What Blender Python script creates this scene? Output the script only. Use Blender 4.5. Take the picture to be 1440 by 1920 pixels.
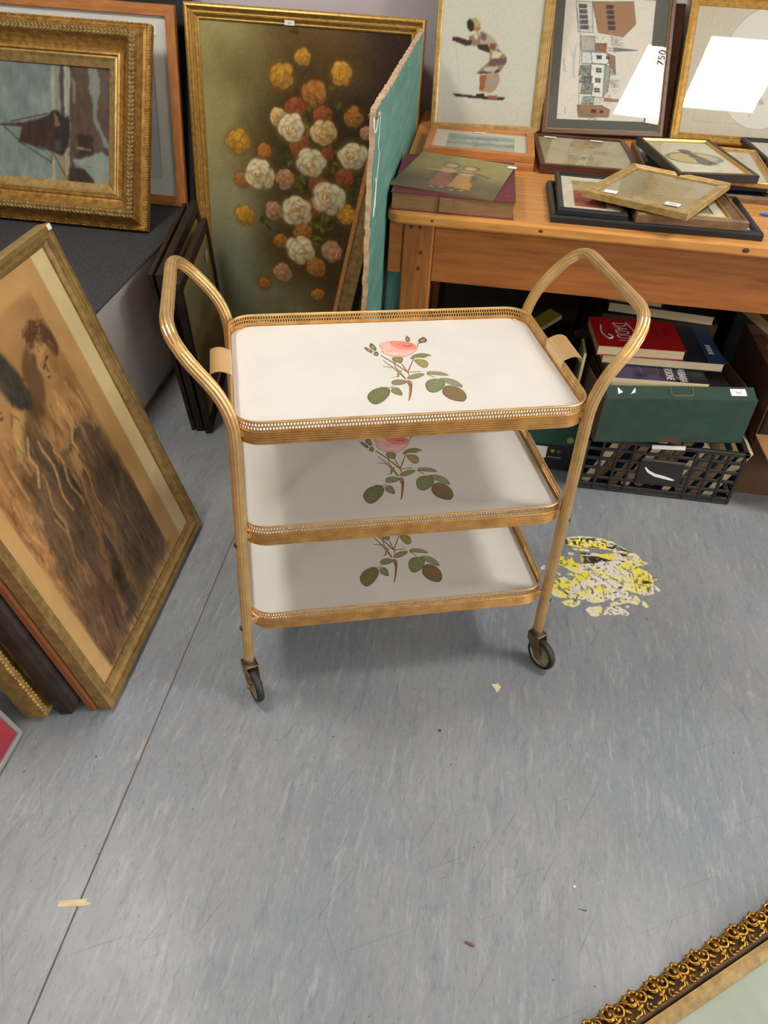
import bpy, bmesh, math, random
import numpy as np
from mathutils import Vector, Matrix

# ------------------------------------------------------------------ clear
for o in list(bpy.data.objects):
    bpy.data.objects.remove(o, do_unlink=True)
scn = bpy.context.scene
COL = scn.collection
PI = math.pi

# ------------------------------------------------------------------ camera
cam_d = bpy.data.cameras.new('camera')
cam_d.sensor_fit = 'HORIZONTAL'
cam_d.sensor_width = 36.0
cam_d.lens = 36.25
cam_d.clip_start = 0.02
cam = bpy.data.objects.new('camera', cam_d)
COL.objects.link(cam)
CR = Vector((0.99060469, 0.12758478, 0.04923894))       # camera right in the room
CD = Vector((0.11914343, -0.62839079, -0.76871962))     # camera down
CF = Vector((-0.06713563, 0.76736376, -0.63768776))     # camera forward
cam.matrix_world = Matrix(((CR.x, -CD.x, -CF.x, 0.0),
                           (CR.y, -CD.y, -CF.y, 0.0),
                           (CR.z, -CD.z, -CF.z, 1.3449),
                           (0, 0, 0, 1)))
scn.camera = cam

# ------------------------------------------------------------------ world, exposure
wd = bpy.data.worlds.new('world')
scn.world = wd
wd.use_nodes = True
wd.node_tree.nodes['Background'].inputs[0].default_value = (0.9, 0.95, 1.0, 1)
wd.node_tree.nodes['Background'].inputs[1].default_value = 0.05
scn.view_settings.view_transform = 'Standard'
scn.view_settings.look = 'None'
scn.view_settings.gamma = 1.0
scn.view_settings.use_curve_mapping = False
scn.view_settings.exposure = 0.0
PANEL_STRENGTH = 52.0
PANEL_COLOR = (1.0, 0.955, 0.89)
WINDOW_STRENGTH = 9.5
WALL_Y = 2.86
CEIL_Z = 2.50

# ------------------------------------------------------------------ helpers
def lin(c):
    out = []
    for v in c[:3]:
        v = v / 255.0
        out.append(v / 12.92 if v <= 0.04045 else ((v + 0.055) / 1.055) ** 2.4)
    return (out[0], out[1], out[2], 1.0)

MATS = {}
def mat(name, col, rough=0.6, metal=0.0, col2=None, nscale=20.0, stretch=(1, 1, 1), contrast=(0.35, 0.65),
        bump=0.0, bscale=80.0, spec=0.5, coat=0.0, detail=6.0, col3=None, n3=6.0, c3=(0.5, 0.62), bstretch=None):
    if name in MATS:
        return MATS[name]
    m = bpy.data.materials.new(name)
    m.use_nodes = True
    nt = m.node_tree; N = nt.nodes; L = nt.links
    b = N['Principled BSDF']
    b.inputs['Roughness'].default_value = rough
    b.inputs['Metallic'].default_value = metal
    b.inputs['Specular IOR Level'].default_value = spec
    if coat:
        b.inputs['Coat Weight'].default_value = coat
        b.inputs['Coat Roughness'].default_value = 0.15
    tc = N.new('ShaderNodeTexCoord')
    out = None
    if col2 is not None:
        mp = N.new('ShaderNodeMapping'); mp.inputs['Scale'].default_value = stretch
        L.new(tc.outputs['Object'], mp.inputs['Vector'])
        no = N.new('ShaderNodeTexNoise'); no.inputs['Scale'].default_value = nscale; no.inputs['Detail'].default_value = detail
        L.new(mp.outputs[0], no.inputs['Vector'])
        mr = N.new('ShaderNodeMapRange'); mr.inputs[1].default_value = contrast[0]; mr.inputs[2].default_value = contrast[1]
        L.new(no.outputs[0], mr.inputs[0])
        mx = N.new('ShaderNodeMix'); mx.data_type = 'RGBA'
        mx.inputs[6].default_value = lin(col); mx.inputs[7].default_value = lin(col2)
        L.new(mr.outputs[0], mx.inputs[0])
        out = mx.outputs[2]
        if col3 is not None:
            no3 = N.new('ShaderNodeTexNoise'); no3.inputs['Scale'].default_value = n3; no3.inputs['Detail'].default_value = 4
            L.new(mp.outputs[0], no3.inputs['Vector'])
            mr3 = N.new('ShaderNodeMapRange'); mr3.inputs[1].default_value = c3[0]; mr3.inputs[2].default_value = c3[1]
            L.new(no3.outputs[0], mr3.inputs[0])
            mx3 = N.new('ShaderNodeMix'); mx3.data_type = 'RGBA'
            L.new(mr3.outputs[0], mx3.inputs[0]); L.new(out, mx3.inputs[6]); mx3.inputs[7].default_value = lin(col3)
            out = mx3.outputs[2]
        L.new(out, b.inputs['Base Color'])
    else:
        b.inputs['Base Color'].default_value = lin(col)
    if bump:
        nb = N.new('ShaderNodeTexNoise'); nb.inputs['Scale'].default_value = bscale; nb.inputs['Detail'].default_value = 4
        if bstretch:
            mb_ = N.new('ShaderNodeMapping'); mb_.inputs['Scale'].default_value = bstretch
            L.new(tc.outputs['Object'], mb_.inputs['Vector']); L.new(mb_.outputs[0], nb.inputs['Vector'])
        else:
            L.new(tc.outputs['Object'], nb.inputs['Vector'])
        bp = N.new('ShaderNodeBump'); bp.inputs['Strength'].default_value = bump; bp.inputs['Distance'].default_value = 0.002
        L.new(nb.outputs[0], bp.inputs['Height']); L.new(bp.outputs[0], b.inputs['Normal'])
    MATS[name] = m
    return m

def print_mat(name, rough=0.7, bump=0.0):
    if name in MATS: return MATS[name]
    m = bpy.data.materials.new(name); m.use_nodes = True
    N = m.node_tree.nodes; L = m.node_tree.links; b = N['Principled BSDF']
    at = N.new('ShaderNodeAttribute'); at.attribute_name = 'Col'
    L.new(at.outputs['Color'], b.inputs['Base Color'])
    b.inputs['Roughness'].default_value = rough
    b.inputs['Specular IOR Level'].default_value = 0.3
    if bump:
        tc = N.new('ShaderNodeTexCoord'); nb = N.new('ShaderNodeTexNoise'); nb.inputs['Scale'].default_value = 500
        L.new(tc.outputs['Object'], nb.inputs['Vector'])
        bp = N.new('ShaderNodeBump'); bp.inputs['Strength'].default_value = bump; bp.inputs['Distance'].default_value = 0.001
        L.new(nb.outputs[0], bp.inputs['Height']); L.new(bp.outputs[0], b.inputs['Normal'])
    MATS[name] = m
    return m

def glass_mat():
    if 'glass' in MATS: return MATS['glass']
    m = bpy.data.materials.new('picture_glass'); m.use_nodes = True
    N = m.node_tree.nodes; L = m.node_tree.links
    for n in list(N):
        if n.type == 'BSDF_PRINCIPLED': N.remove(n)
    o = [n for n in N if n.type == 'OUTPUT_MATERIAL'][0]
    fr = N.new('ShaderNodeFresnel')
    ge = N.new('ShaderNodeNewGeometry'); io = N.new('ShaderNodeMapRange')      # thin pane: same reflectance from either side
    io.inputs[3].default_value = 1.42; io.inputs[4].default_value = 1 / 1.42
    L.new(ge.outputs['Backfacing'], io.inputs[0]); L.new(io.outputs[0], fr.inputs[0])
    tr = N.new('ShaderNodeBsdfTransparent'); tr.inputs[0].default_value = (0.97, 0.98, 0.97, 1)
    gl = N.new('ShaderNodeBsdfGlossy'); gl.inputs['Roughness'].default_value = 0.02
    mx = N.new('ShaderNodeMixShader')
    L.new(fr.outputs[0], mx.inputs[0]); L.new(tr.outputs[0], mx.inputs[1]); L.new(gl.outputs[0], mx.inputs[2])
    L.new(mx.outputs[0], o.inputs[0])
    MATS['glass'] = m
    return m

class MB:
    """collects polygons into one mesh"""
    def __init__(s): s.v = []; s.f = []; s.m = []
    def add(s, verts, faces, mi=0):
        o = len(s.v); s.v += [tuple(p) for p in verts]
        s.f += [tuple(i + o for i in f) for f in faces]; s.m += [mi] * len(faces)
        return s
    def box(s, x0, x1, y0, y1, z0, z1, mi=0, M=None):
        vs = [Vector((x, y, z)) for z in (z0, z1) for y in (y0, y1) for x in (x0, x1)]
        if M is not None: vs = [M @ p for p in vs]
        return s.add(vs, [(0, 2, 3, 1), (4, 5, 7, 6), (0, 1, 5, 4), (2, 6, 7, 3), (0, 4, 6, 2), (1, 3, 7, 5)], mi)
    def bbox(s, x0, x1, y0, y1, z0, z1, b=0.002, mi=0, M=None):
        """box with chamfered edges"""
        pts = []
        for (ix, iy, iz) in [(i, j, k) for i in (0, 1) for j in (0, 1) for k in (0, 1)]:
            X = (x0, x1)[ix]; Y = (y0, y1)[iy]; Zz = (z0, z1)[iz]
            sx = 1 if ix == 0 else -1; sy = 1 if iy == 0 else -1; sz = 1 if iz == 0 else -1
            pts += [(X, Y + sy * b, Zz + sz * b), (X + sx * b, Y, Zz + sz * b), (X + sx * b, Y + sy * b, Zz)]
        bm = bmesh.new()
        vs = [bm.verts.new(p) for p in pts]
        bmesh.ops.convex_hull(bm, input=vs)
        bm.verts.index_update()
        vv = [v.co.copy() for v in bm.verts]
        if M is not None: vv = [M @ p for p in vv]
        ff = [[v.index for v in f.verts] for f in bm.faces]
        bm.free()
        return s.add(vv, ff, mi)
    def tube(s, path, r, n=10, cap=True, mi=0, prof=None, up=Vector((0, 0, 1)), closed=False):
        path = [Vector(p) for p in path]; k = len(path); rings = []
        t0 = None; nn = None
        for i, p in enumerate(path):
            if closed: t = (path[(i + 1) % k] - path[i - 1]).normalized()
            elif i == 0: t = (path[1] - p).normalized()
            elif i == k - 1: t = (p - path[i - 1]).normalized()
            else: t = ((path[i + 1] - p).normalized() + (p - path[i - 1]).normalized()).normalized()
            if nn is None:
                a = up if abs(t.dot(up)) < 0.95 else Vector((1, 0, 0))
                nn = (a - t * a.dot(t)).normalized()
            else:
                nn = (nn - t * nn.dot(t)).normalized()
            bb = t.cross(nn)
            rr = r[i] if isinstance(r, (list, tuple)) else r
            ring = []
            for j in range(n):
                a = 2 * PI * j / n
                q = rr * (prof(a) if prof else 1.0)
                ring.append(p + nn * math.cos(a) * q + bb * math.sin(a) * q)
            rings.append(ring)
        vs = [q for ring in rings for q in ring]; fs = []
        for i in range(k if closed else k - 1):
            i2 = (i + 1) % k
            for j in range(n):
                fs.append((i * n + j, i * n + (j + 1) % n, i2 * n + (j + 1) % n, i2 * n + j))
        if cap and not closed:
            fs.append(tuple(reversed(range(n)))); fs.append(tuple(range((k - 1) * n, k * n)))
        return s.add(vs, fs, mi)
    def lathe(s, prof, n=24, M=None, mi=0, closed=False):
        """prof: (r, z) revolved round local z"""
        vs = []; fs = []
        for r, z in prof:
            for j in range(n):
                a = 2 * PI * j / n
                p = Vector((r * math.cos(a), r * math.sin(a), z))
                vs.append(M @ p if M is not None else p)
        k = len(prof)
        for i in range(k if closed else k - 1):
            i2 = (i + 1) % k
            for j in range(n):
                fs.append((i * n + j, i * n + (j + 1) % n, i2 * n + (j + 1) % n, i2 * n + j))
        if not closed:
            fs.append(tuple(reversed(range(n)))); fs.append(tuple(range((k - 1) * n, k * n)))
        return s.add(vs, fs, mi)
    def ball(s, c, rx, ry, rz, M=None, nu=8, nv=5, mi=0):
        vs = []; fs = []
        c = Vector(c)
        R3 = M if M is not None else Matrix.Identity(3)
        for i in range(1, nv):
            t = PI * i / nv
            for j in range(nu):
                a = 2 * PI * j / nu
                vs.append(c + R3 @ Vector((rx * math.sin(t) * math.cos(a), ry * math.sin(t) * math.sin(a), rz * math.cos(t))))
        top = len(vs); vs.append(c + R3 @ Vector((0, 0, rz))); bot = len(vs); vs.append(c + R3 @ Vector((0, 0, -rz)))
        for i in range(nv - 2):
            for j in range(nu):
                fs.append((i * nu + j, (i + 1) * nu + j, (i + 1) * nu + (j + 1) % nu, i * nu + (j + 1) % nu))
        for j in range(nu):
            fs.append((top, j, (j + 1) % nu)); fs.append((bot, (nv - 2) * nu + (j + 1) % nu, (nv - 2) * nu + j))
        return s.add(vs, fs, mi)
    def prism(s, poly, z0, z1, mi=0, M=None):
        n = len(poly)
        vs = [Vector((x, y, z0)) for x, y in poly] + [Vector((x, y, z1)) for x, y in poly]
        if M is not None: vs = [M @ p for p in vs]
        fs = [tuple(reversed(range(n))), tuple(range(n, 2 * n))] + [(i, (i + 1) % n, n + (i + 1) % n, n + i) for i in range(n)]
        return s.add(vs, fs, mi)
    def mesh(s, name, mats, smooth=False):
        me = bpy.data.meshes.new(name)
        me.from_pydata(s.v, [], s.f)
        for m in (mats if isinstance(mats, (list, tuple)) else [mats]): me.materials.append(m)
        if any(s.m): me.polygons.foreach_set('material_index', s.m)
        if smooth: me.polygons.foreach_set('use_smooth', [True] * len(s.f))
        me.update()
        return me
    def build(s, name, mats, parent=None, smooth=False):
        return link(name, s.mesh(name, mats, smooth), parent)

def link(name, me, parent=None, M=None):
    o = bpy.data.objects.new(name, me)
    COL.objects.link(o)
    if parent is not None: o.parent = parent
    if M is not None: o.matrix_local = M
    return o

def tag(o, label=None, cat=None, group=None, kind=None):
    if label: o['label'] = label
    if cat: o['category'] = cat
    if group: o['group'] = group
    if kind: o['kind'] = kind
    return o

def thing(name, label, cat, M=None, group=None, kind=None):
    o = bpy.data.objects.new(name, None)
    o.empty_display_size = 0.05
    COL.objects.link(o)
    if M is not None: o.matrix_world = M
    return tag(o, label, cat, group, kind)

def basis(org, x, y):
    x = Vector(x).normalized(); y = Vector(y); y = (y - x * y.dot(x)).normalized(); z = x.cross(y)
    o = Vector(org)
    return Matrix(((x.x, y.x, z.x, o.x), (x.y, y.y, z.y, o.y), (x.z, y.z, z.z, o.z), (0, 0, 0, 1)))

def flat(x, y, z, deg, tiltx=0.0, tilty=0.0):
    """something lying face up"""
    return Matrix.Translation((x, y, z)) @ Matrix.Rotation(math.radians(deg), 4, 'Z') @ Matrix.Rotation(math.radians(tiltx), 4, 'X') @ Matrix.Rotation(math.radians(tilty), 4, 'Y')

def text_mesh(txt, size, name='lettering', extrude=0.0, align='CENTER', shear=0.0, space=1.0):
    cu = bpy.data.curves.new(name, 'FONT')
    cu.body = txt; cu.size = size; cu.align_x = align; cu.align_y = 'CENTER'; cu.extrude = extrude; cu.shear = shear
    cu.space_character = space; cu.resolution_u = 3
    ob = bpy.data.objects.new(name, cu)
    me = bpy.data.meshes.new_from_object(ob)
    bpy.data.objects.remove(ob); bpy.data.curves.remove(cu)
    return me

def lettering(txt, size, material, parent, M, **k):
    me = text_mesh(txt, size, **k)
    me.materials.clear(); me.materials.append(material)
    return link('lettering', me, parent, M)

# ------------------------------------------------------------------ painted and printed surfaces (flat colour on a grid)
def vnoise(nx, ny, cx, cy, seed, octv=4):
    rng = np.random.RandomState(seed); out = np.zeros((ny, nx)); amp = 1.0; tot = 0.0
    for o in range(octv):
        gx, gy = int(cx * 2 ** o) + 2, int(cy * 2 ** o) + 2
        g = rng.rand(gy, gx)
        xs = np.linspace(0, gx - 1.001, nx); ys = np.linspace(0, gy - 1.001, ny)
        xi = xs.astype(int); yi = ys.astype(int); fx = xs - xi; fy = (ys - yi)[:, None]
        fx = fx * fx * (3 - 2 * fx); fy = fy * fy * (3 - 2 * fy)
        a = g[yi][:, xi] * (1 - fx) + g[yi][:, xi + 1] * fx
        b = g[yi + 1][:, xi] * (1 - fx) + g[yi + 1][:, xi + 1] * fx
        out += amp * (a * (1 - fy) + b * fy); tot += amp; amp *= 0.5
    return out / tot

class Cv:
    """a little painter: u to the right, v downwards, both 0..1; lengths in widths"""
    def __init__(s, w, h, nx, col):
        s.w, s.h = w, h; s.nx = nx; s.ny = max(4, int(round(nx * h / w))); s.a = h / w
        s.U, s.V = np.meshgrid(np.linspace(0, 1, s.nx), np.linspace(0, 1, s.ny))
        s.A = np.zeros((s.ny, s.nx, 3)); s.A[:] = col
    def blend(s, m, col):
        m = np.clip(m, 0, 1)[..., None]; s.A = s.A * (1 - m) + np.array(col, float) * m
    def ell(s, u, v, ru, rv, rot=0.0, col=(0, 0, 0), soft=0.3, al=1.0):
        R = max(ru, rv) * (1 + soft) + 0.01
        i0, i1 = max(0, int((u - R) * s.nx)), min(s.nx, int((u + R) * s.nx) + 2)
        j0, j1 = max(0, int((v - R / s.a) * s.ny)), min(s.ny, int((v + R / s.a) * s.ny) + 2)
        if i1 <= i0 or j1 <= j0: return
        x = s.U[j0:j1, i0:i1] - u; y = (s.V[j0:j1, i0:i1] - v) * s.a
        c, n = math.cos(rot), math.sin(rot)
        d = np.sqrt(((x * c + y * n) / ru) ** 2 + ((-x * n + y * c) / rv) ** 2)
        m = np.clip((1 + soft / 2 - d) / max(soft, 1e-3), 0, 1) * al
        m = m[..., None]
        s.A[j0:j1, i0:i1] = s.A[j0:j1, i0:i1] * (1 - m) + np.array(col, float) * m
    def poly(s, pts, col, al=1.0, wob=0.0, seed=0):
        us = [p[0] for p in pts]; vs = [p[1] for p in pts]
        i0, i1 = max(0, int((min(us) - wob) * s.nx) - 1), min(s.nx, int((max(us) + wob) * s.nx) + 2)
        j0, j1 = max(0, int((min(vs) - wob) * s.ny) - 1), min(s.ny, int((max(vs) + wob) * s.ny) + 2)
        if i1 <= i0 or j1 <= j0: return
        X = s.U[j0:j1, i0:i1].copy(); Y = s.V[j0:j1, i0:i1].copy()
        if wob:
            X += (vnoise(s.nx, s.ny, 14, 14 * s.a, seed + 5)[j0:j1, i0:i1] - 0.5) * wob * 2
            Y += (vnoise(s.nx, s.ny, 14, 14 * s.a, seed + 6)[j0:j1, i0:i1] - 0.5) * wob * 2
        m = np.zeros(X.shape, bool); n = len(pts)
        for k in range(n):
            x0, y0 = pts[k]; x1, y1 = pts[(k + 1) % n]
            if y0 == y1: continue
            c = ((y0 > Y) != (y1 > Y)) & (X < (x1 - x0) * (Y - y0) / (y1 - y0) + x0)
            m ^= c
        m = m.astype(float)
        for ax in (0, 1):
            m = m * 0.5 + 0.25 * np.roll(m, 1, ax) + 0.25 * np.roll(m, -1, ax)
        m = (m * al)[..., None]
        s.A[j0:j1, i0:i1] = s.A[j0:j1, i0:i1] * (1 - m) + np.array(col, float) * m
    def line(s, pts, wid, col, al=1.0):
        for (x0, y0), (x1, y1) in zip(pts[:-1], pts[1:]):
            i0, i1 = max(0, int((min(x0, x1) - wid) * s.nx) - 1), min(s.nx, int((max(x0, x1) + wid) * s.nx) + 2)
            j0, j1 = max(0, int((min(y0, y1) - wid / s.a) * s.ny) - 1), min(s.ny, int((max(y0, y1) + wid / s.a) * s.ny) + 2)
            if i1 <= i0 or j1 <= j0: continue
            X = s.U[j0:j1, i0:i1]; Y = s.V[j0:j1, i0:i1] * s.a
            ax, ay, bx, by = x0, y0 * s.a, x1, y1 * s.a
            L2 = (bx - ax) ** 2 + (by - ay) ** 2 + 1e-12
            t = np.clip(((X - ax) * (bx - ax) + (Y - ay) * (by - ay)) / L2, 0, 1)
            d = np.sqrt((X - ax - t * (bx - ax)) ** 2 + (Y - ay - t * (by - ay)) ** 2)
            px = 1.0 / s.nx
            m = np.clip((wid / 2 + px * 0.6 - d) / px, 0, 1) * al
            m = m[..., None]
            s.A[j0:j1, i0:i1] = s.A[j0:j1, i0:i1] * (1 - m) + np.array(col, float) * m
    def blur(s, k):
        for _ in range(k):
            for ax in (0, 1):
                p = np.pad(s.A, [(1, 1) if a == ax else (0, 0) for a in range(3)], 'edge')
                n = s.A.shape[ax]
                s.A = 0.5 * s.A + 0.25 * np.take(p, range(0, n), ax) + 0.25 * np.take(p, range(2, n + 2), ax)
    def grain(s, amt, cx, cy, seed, octv=4):
        n = vnoise(s.nx, s.ny, cx, cy, seed, octv) - 0.5
        s.A += n[..., None] * amt * 2
    def mesh(s, name, material, keep=None):
        nx, ny = s.nx, s.ny
        co = np.zeros((ny, nx, 3), np.float32)
        co[..., 0] = (s.U - 0.5) * s.w; co[..., 1] = (1 - s.V) * s.h
        idx = np.arange(nx * ny).reshape(ny, nx)
        q = np.stack([idx[1:, :-1], idx[1:, 1:], idx[:-1, 1:], idx[:-1, :-1]], -1)
        if keep is not None: q = q[keep[:-1, :-1]]
        q = q.reshape(-1, 4)
        me = bpy.data.meshes.new(name)
        C = np.clip(s.A, 0, 255) / 255.0
        C = np.where(C <= 0.04045, C / 12.92, ((C + 0.055) / 1.055) ** 2.4)
        cc = np.ones((ny * nx, 4), np.float32); cc[:, :3] = C.reshape(-1, 3)
        if keep is not None:
            used = np.unique(q); remap = np.zeros(nx * ny, int); remap[used] = np.arange(len(used))
            q = remap[q]; vv = co.reshape(-1, 3)[used]; cc = cc[used]
        else:
            vv = co.reshape(-1, 3)
        me.vertices.add(len(vv)); me.vertices.foreach_set('co', vv.ravel())
        me.loops.add(q.size); me.loops.foreach_set('vertex_index', q.ravel().astype(np.int32))
        me.polygons.add(len(q)); me.polygons.foreach_set('loop_start', (np.arange(len(q)) * 4).astype(np.int32))
        me.update(calc_edges=True)
        ca = me.color_attributes.new('Col', 'FLOAT_COLOR', 'POINT')
        ca.data.foreach_set('color', cc.ravel())
        me.materials.append(material)
        return me

# ------------------------------------------------------------------ materials
white_enamel = mat('white_enamel', (224, 220, 212), 0.25, col2=(219, 215, 206), nscale=9, spec=0.5)
tgold = mat('trolley_gold', (232, 192, 132), 0.34, 0.75, col2=(216, 174, 112), nscale=30, bump=0.06, bscale=300)
tgold_dark = mat('gallery_gold', (222, 176, 110), 0.36, 0.75, col2=(196, 150, 88), nscale=40)
brass_old = mat('old_brass', (150, 128, 92), 0.42, 0.7, col2=(100, 84, 60), nscale=40)
chrome = mat('wheel_metal', (216, 204, 168), 0.3, 0.75, col2=(170, 156, 118), nscale=60)
rubber = mat('black_rubber', (30, 29, 28), 0.55, col2=(42, 41, 40), nscale=30)
dark_bolt = mat('dark_bolt', (62, 52, 44), 0.5, 0.6)
gilt = mat('gilt', (206, 164, 86), 0.38, 0.5, col2=(178, 134, 60), nscale=70, bump=0.15, bscale=180)
gilt_dark = mat('gilt_dark', (196, 152, 78), 0.42, 0.45, col2=(150, 108, 50), nscale=60, bump=0.3, bscale=150)
gilt_pale = mat('gilt_pale', (206, 176, 116), 0.42, 0.5, col2=(176, 142, 82), nscale=50, bump=0.1, bscale=200)
gilt_old = mat('gilt_old', (160, 130, 76), 0.5, 0.35, col2=(128, 100, 54), nscale=60, stretch=(1, 1, 1), bump=0.3, bscale=120)
gold_line = mat('gold_line', (214, 178, 96), 0.3, 0.7)
silver = mat('silver_frame', (186, 184, 180), 0.4, 0.7)
black_wood = mat('black_wood', (34, 32, 30), 0.4, col2=(24, 22, 21), nscale=30)
brown_black = mat('brown_black_wood', (54, 43, 35), 0.45, col2=(36, 29, 25), nscale=24, bump=0.2, bscale=90, spec=0.25)
mahog = mat('mahogany', (98, 56, 34), 0.4, col2=(70, 38, 24), nscale=14, stretch=(1, 6, 6))
teak = mat('light_wood', (200, 134, 74), 0.5, col2=(178, 110, 56), nscale=10, stretch=(1.5, 9, 9))
teak_v = mat('light_wood_upright', (200, 134, 74), 0.5, col2=(178, 110, 56), nscale=10, stretch=(9, 1.5, 9))
walnut = mat('walnut_frame', (134, 100, 66), 0.45, col2=(104, 74, 46), nscale=16, stretch=(2, 6, 6))
backing = mat('brown_backing', (128, 92, 58), 0.8, col2=(108, 76, 46), nscale=20)
mount_white = mat('white_mount', (232, 229, 222), 0.8)
mount_cream = mat('cream_mount', (222, 212, 188), 0.8)
mount_grey = mat('dark_grey_mount', (96, 92, 84), 0.8, col2=(88, 84, 77), nscale=200)
mount_blue = mat('blue_mount', (44, 54, 92), 0.8)
mount_red = mat('red_mount', (164, 44, 56), 0.75, col2=(150, 38, 50), nscale=8)
paper_white = mat('paper_label', (242, 240, 238), 0.7)
ink = mat('black_ink', (40, 38, 40), 0.7)
white_ink = mat('white_ink', (236, 228, 224), 0.6)
pm = print_mat('print_ink', 0.75)
pm_oil = print_mat('oil_paint', 0.5, 0.35)
gm = glass_mat()

# ================================================================== SETTING
def floor_mat():
    m = bpy.data.materials.new('blue_grey_vinyl'); m.use_nodes = True
    N = m.node_tree.nodes; L = m.node_tree.links; b = N['Principled BSDF']
    tc = N.new('ShaderNodeTexCoord')
    def noise(scale, st, lo, hi, detail=6, rot=0.0, rough=0.6):
        m0 = N.new('ShaderNodeMapping'); m0.inputs['Rotation'].default_value = (0, 0, rot); L.new(tc.outputs['Object'], m0.inputs['Vector'])
        mp = N.new('ShaderNodeMapping'); mp.inputs['Scale'].default_value = st
        L.new(m0.outputs[0], mp.inputs['Vector'])
        n = N.new('ShaderNodeTexNoise'); n.inputs['Scale'].default_value = scale; n.inputs['Detail'].default_value = detail
        n.inputs['Roughness'].default_value = rough
        L.new(mp.outputs[0], n.inputs['Vector'])
        r = N.new('ShaderNodeMapRange'); r.inputs[1].default_value = lo; r.inputs[2].default_value = hi
        L.new(n.outputs[0], r.inputs[0]); return r.outputs[0]
    def mix(a, c, f, k=1.0):
        x = N.new('ShaderNodeMix'); x.data_type = 'RGBA'
        if k != 1.0:
            q = N.new('ShaderNodeMath'); q.operation = 'MULTIPLY'; q.inputs[1].default_value = k; L.new(f, q.inputs[0]); f = q.outputs[0]
        L.new(f, x.inputs[0])
        if isinstance(a, tuple): x.inputs[6].default_value = lin(a)
        else: L.new(a, x.inputs[6])
        x.inputs[7].default_value = lin(c); return x.outputs[2]
    c = mix((126, 131, 138), (142, 143, 143), noise(2.2, (1, 0.7, 1), 0.4, 0.62, 4))
    c = mix(c, (113, 120, 129), noise(9, (4.5, 0.9, 1), 0.50, 0.68, 10, 0, .7), 0.8)
    c = mix(c, (158, 159, 159), noise(14, (5.0, 0.7, 1), 0.53, 0.66, 10, .04, .7), 0.75)
    c = mix(c, (103, 111, 122), noise(26, (5.0, 0.8, 1), 0.56, 0.66, 8, -.04, .7), 0.6)
    c = mix(c, (170, 170, 163), noise(5, (3.2, 1.1, 1), 0.62, 0.68, 11, 0, .75), 0.65)
    c = mix(c, (131, 126, 121), noise(4, (1, 1, 1), 0.50, 0.68, 10, 0, .7), 0.4)
    c = mix(c, (163, 163, 163), noise(90, (2.5, 0.6, 1), 0.55, 0.7, 6, .1), 0.4)
    c = mix(c, (97, 99, 101), noise(110, (2.0, 0.6, 1), 0.56, 0.7, 6, -.1), 0.4)
    c = mix(c, (82, 82, 83), noise(30, (6.5, 0.16, 1), 0.675, 0.69, 2, 0.45), 0.32)
    c = mix(c, (87, 87, 87), noise(26, (8, 0.14, 1), 0.685, 0.70, 2, -0.5), 0.32)
    c = mix(c, (89, 88, 86), noise(24, (8, 0.14, 1), 0.69, 0.70, 2, 1.1), 0.28)
    c = mix(c, (61, 59, 56), noise(75, (1, 1, 1), 0.735, 0.75, 2), 0.7)
    L.new(c, b.inputs['Base Color'])
    rr = N.new('ShaderNodeMapRange'); rr.inputs[1].default_value = 0.3; rr.inputs[2].default_value = 0.7; rr.inputs[3].default_value = 0.34; rr.inputs[4].default_value = 0.5
    nz = N.new('ShaderNodeTexNoise'); nz.inputs['Scale'].default_value = 6; L.new(tc.outputs['Object'], nz.inputs['Vector'])
    L.new(nz.outputs[0], rr.inputs[0]); L.new(rr.outputs[0], b.inputs['Roughness'])
    bp = N.new('ShaderNodeBump'); bp.inputs['Strength'].default_value = 0.12; bp.inputs['Distance'].default_value = 0.002
    n2 = N.new('ShaderNodeTexNoise'); n2.inputs['Scale'].default_value = 40; L.new(tc.outputs['Object'], n2.inputs['Vector'])
    L.new(n2.outputs[0], bp.inputs['Height']); L.new(bp.outputs[0], b.inputs['Normal'])
    return m
X0, X1, Y0, Y1 = -3.2, 5.2, -3.2, WALL_Y
vinyl = floor_mat()
seam_dirt = mat('seam_dirt', (104, 90, 78), 0.9)
fl = MB().box(X0, X1, Y0, Y1, -0.06, -0.0009).build('floor', seam_dirt)
tag(fl, 'blue grey streaked vinyl floor with a seam', None, None, 'structure')
SEAM = -0.511
for a, b_ in ((X0, SEAM - 0.0016), (SEAM + 0.0016, 1.49), (1.4926, X1)):
    MB().box(a, b_, Y0, Y1, -0.0008, 0.0).build('vinyl_sheet', vinyl, fl)
wall_m = mat('wall_paint', (206, 200, 204), 0.8, col2=(198, 192, 197), nscale=3, bump=0.05, bscale=60)
shop_m = mat('far_wall_paint', (150, 140, 130), 0.9, col2=(120, 108, 98), nscale=2)
ceil_m = mat('ceiling_paint', (206, 203, 198), 0.9)
for nm, a in (('wall_back', (X0, X1, Y1, Y1 + 0.1, 0, CEIL_Z)), ('wall_front', (X0, X1, Y0 - 0.1, Y0, 0, CEIL_Z)),
              ('wall_left', (X0 - 0.1, X0, Y0, Y1, 0, CEIL_Z)), ('wall_right', (X1, X1 + 0.1, Y0, Y1, 0, CEIL_Z))):
    tag(MB().box(*a).build(nm, wall_m if nm == 'wall_back' else shop_m), 'pale lilac grey painted wall' if nm == 'wall_back' else 'drab painted wall', None, None, 'structure')
tag(MB().box(X0, X1, Y0, Y1, CEIL_Z, CEIL_Z + 0.1).build('ceiling', ceil_m), 'white ceiling', None, None, 'structure')

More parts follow.
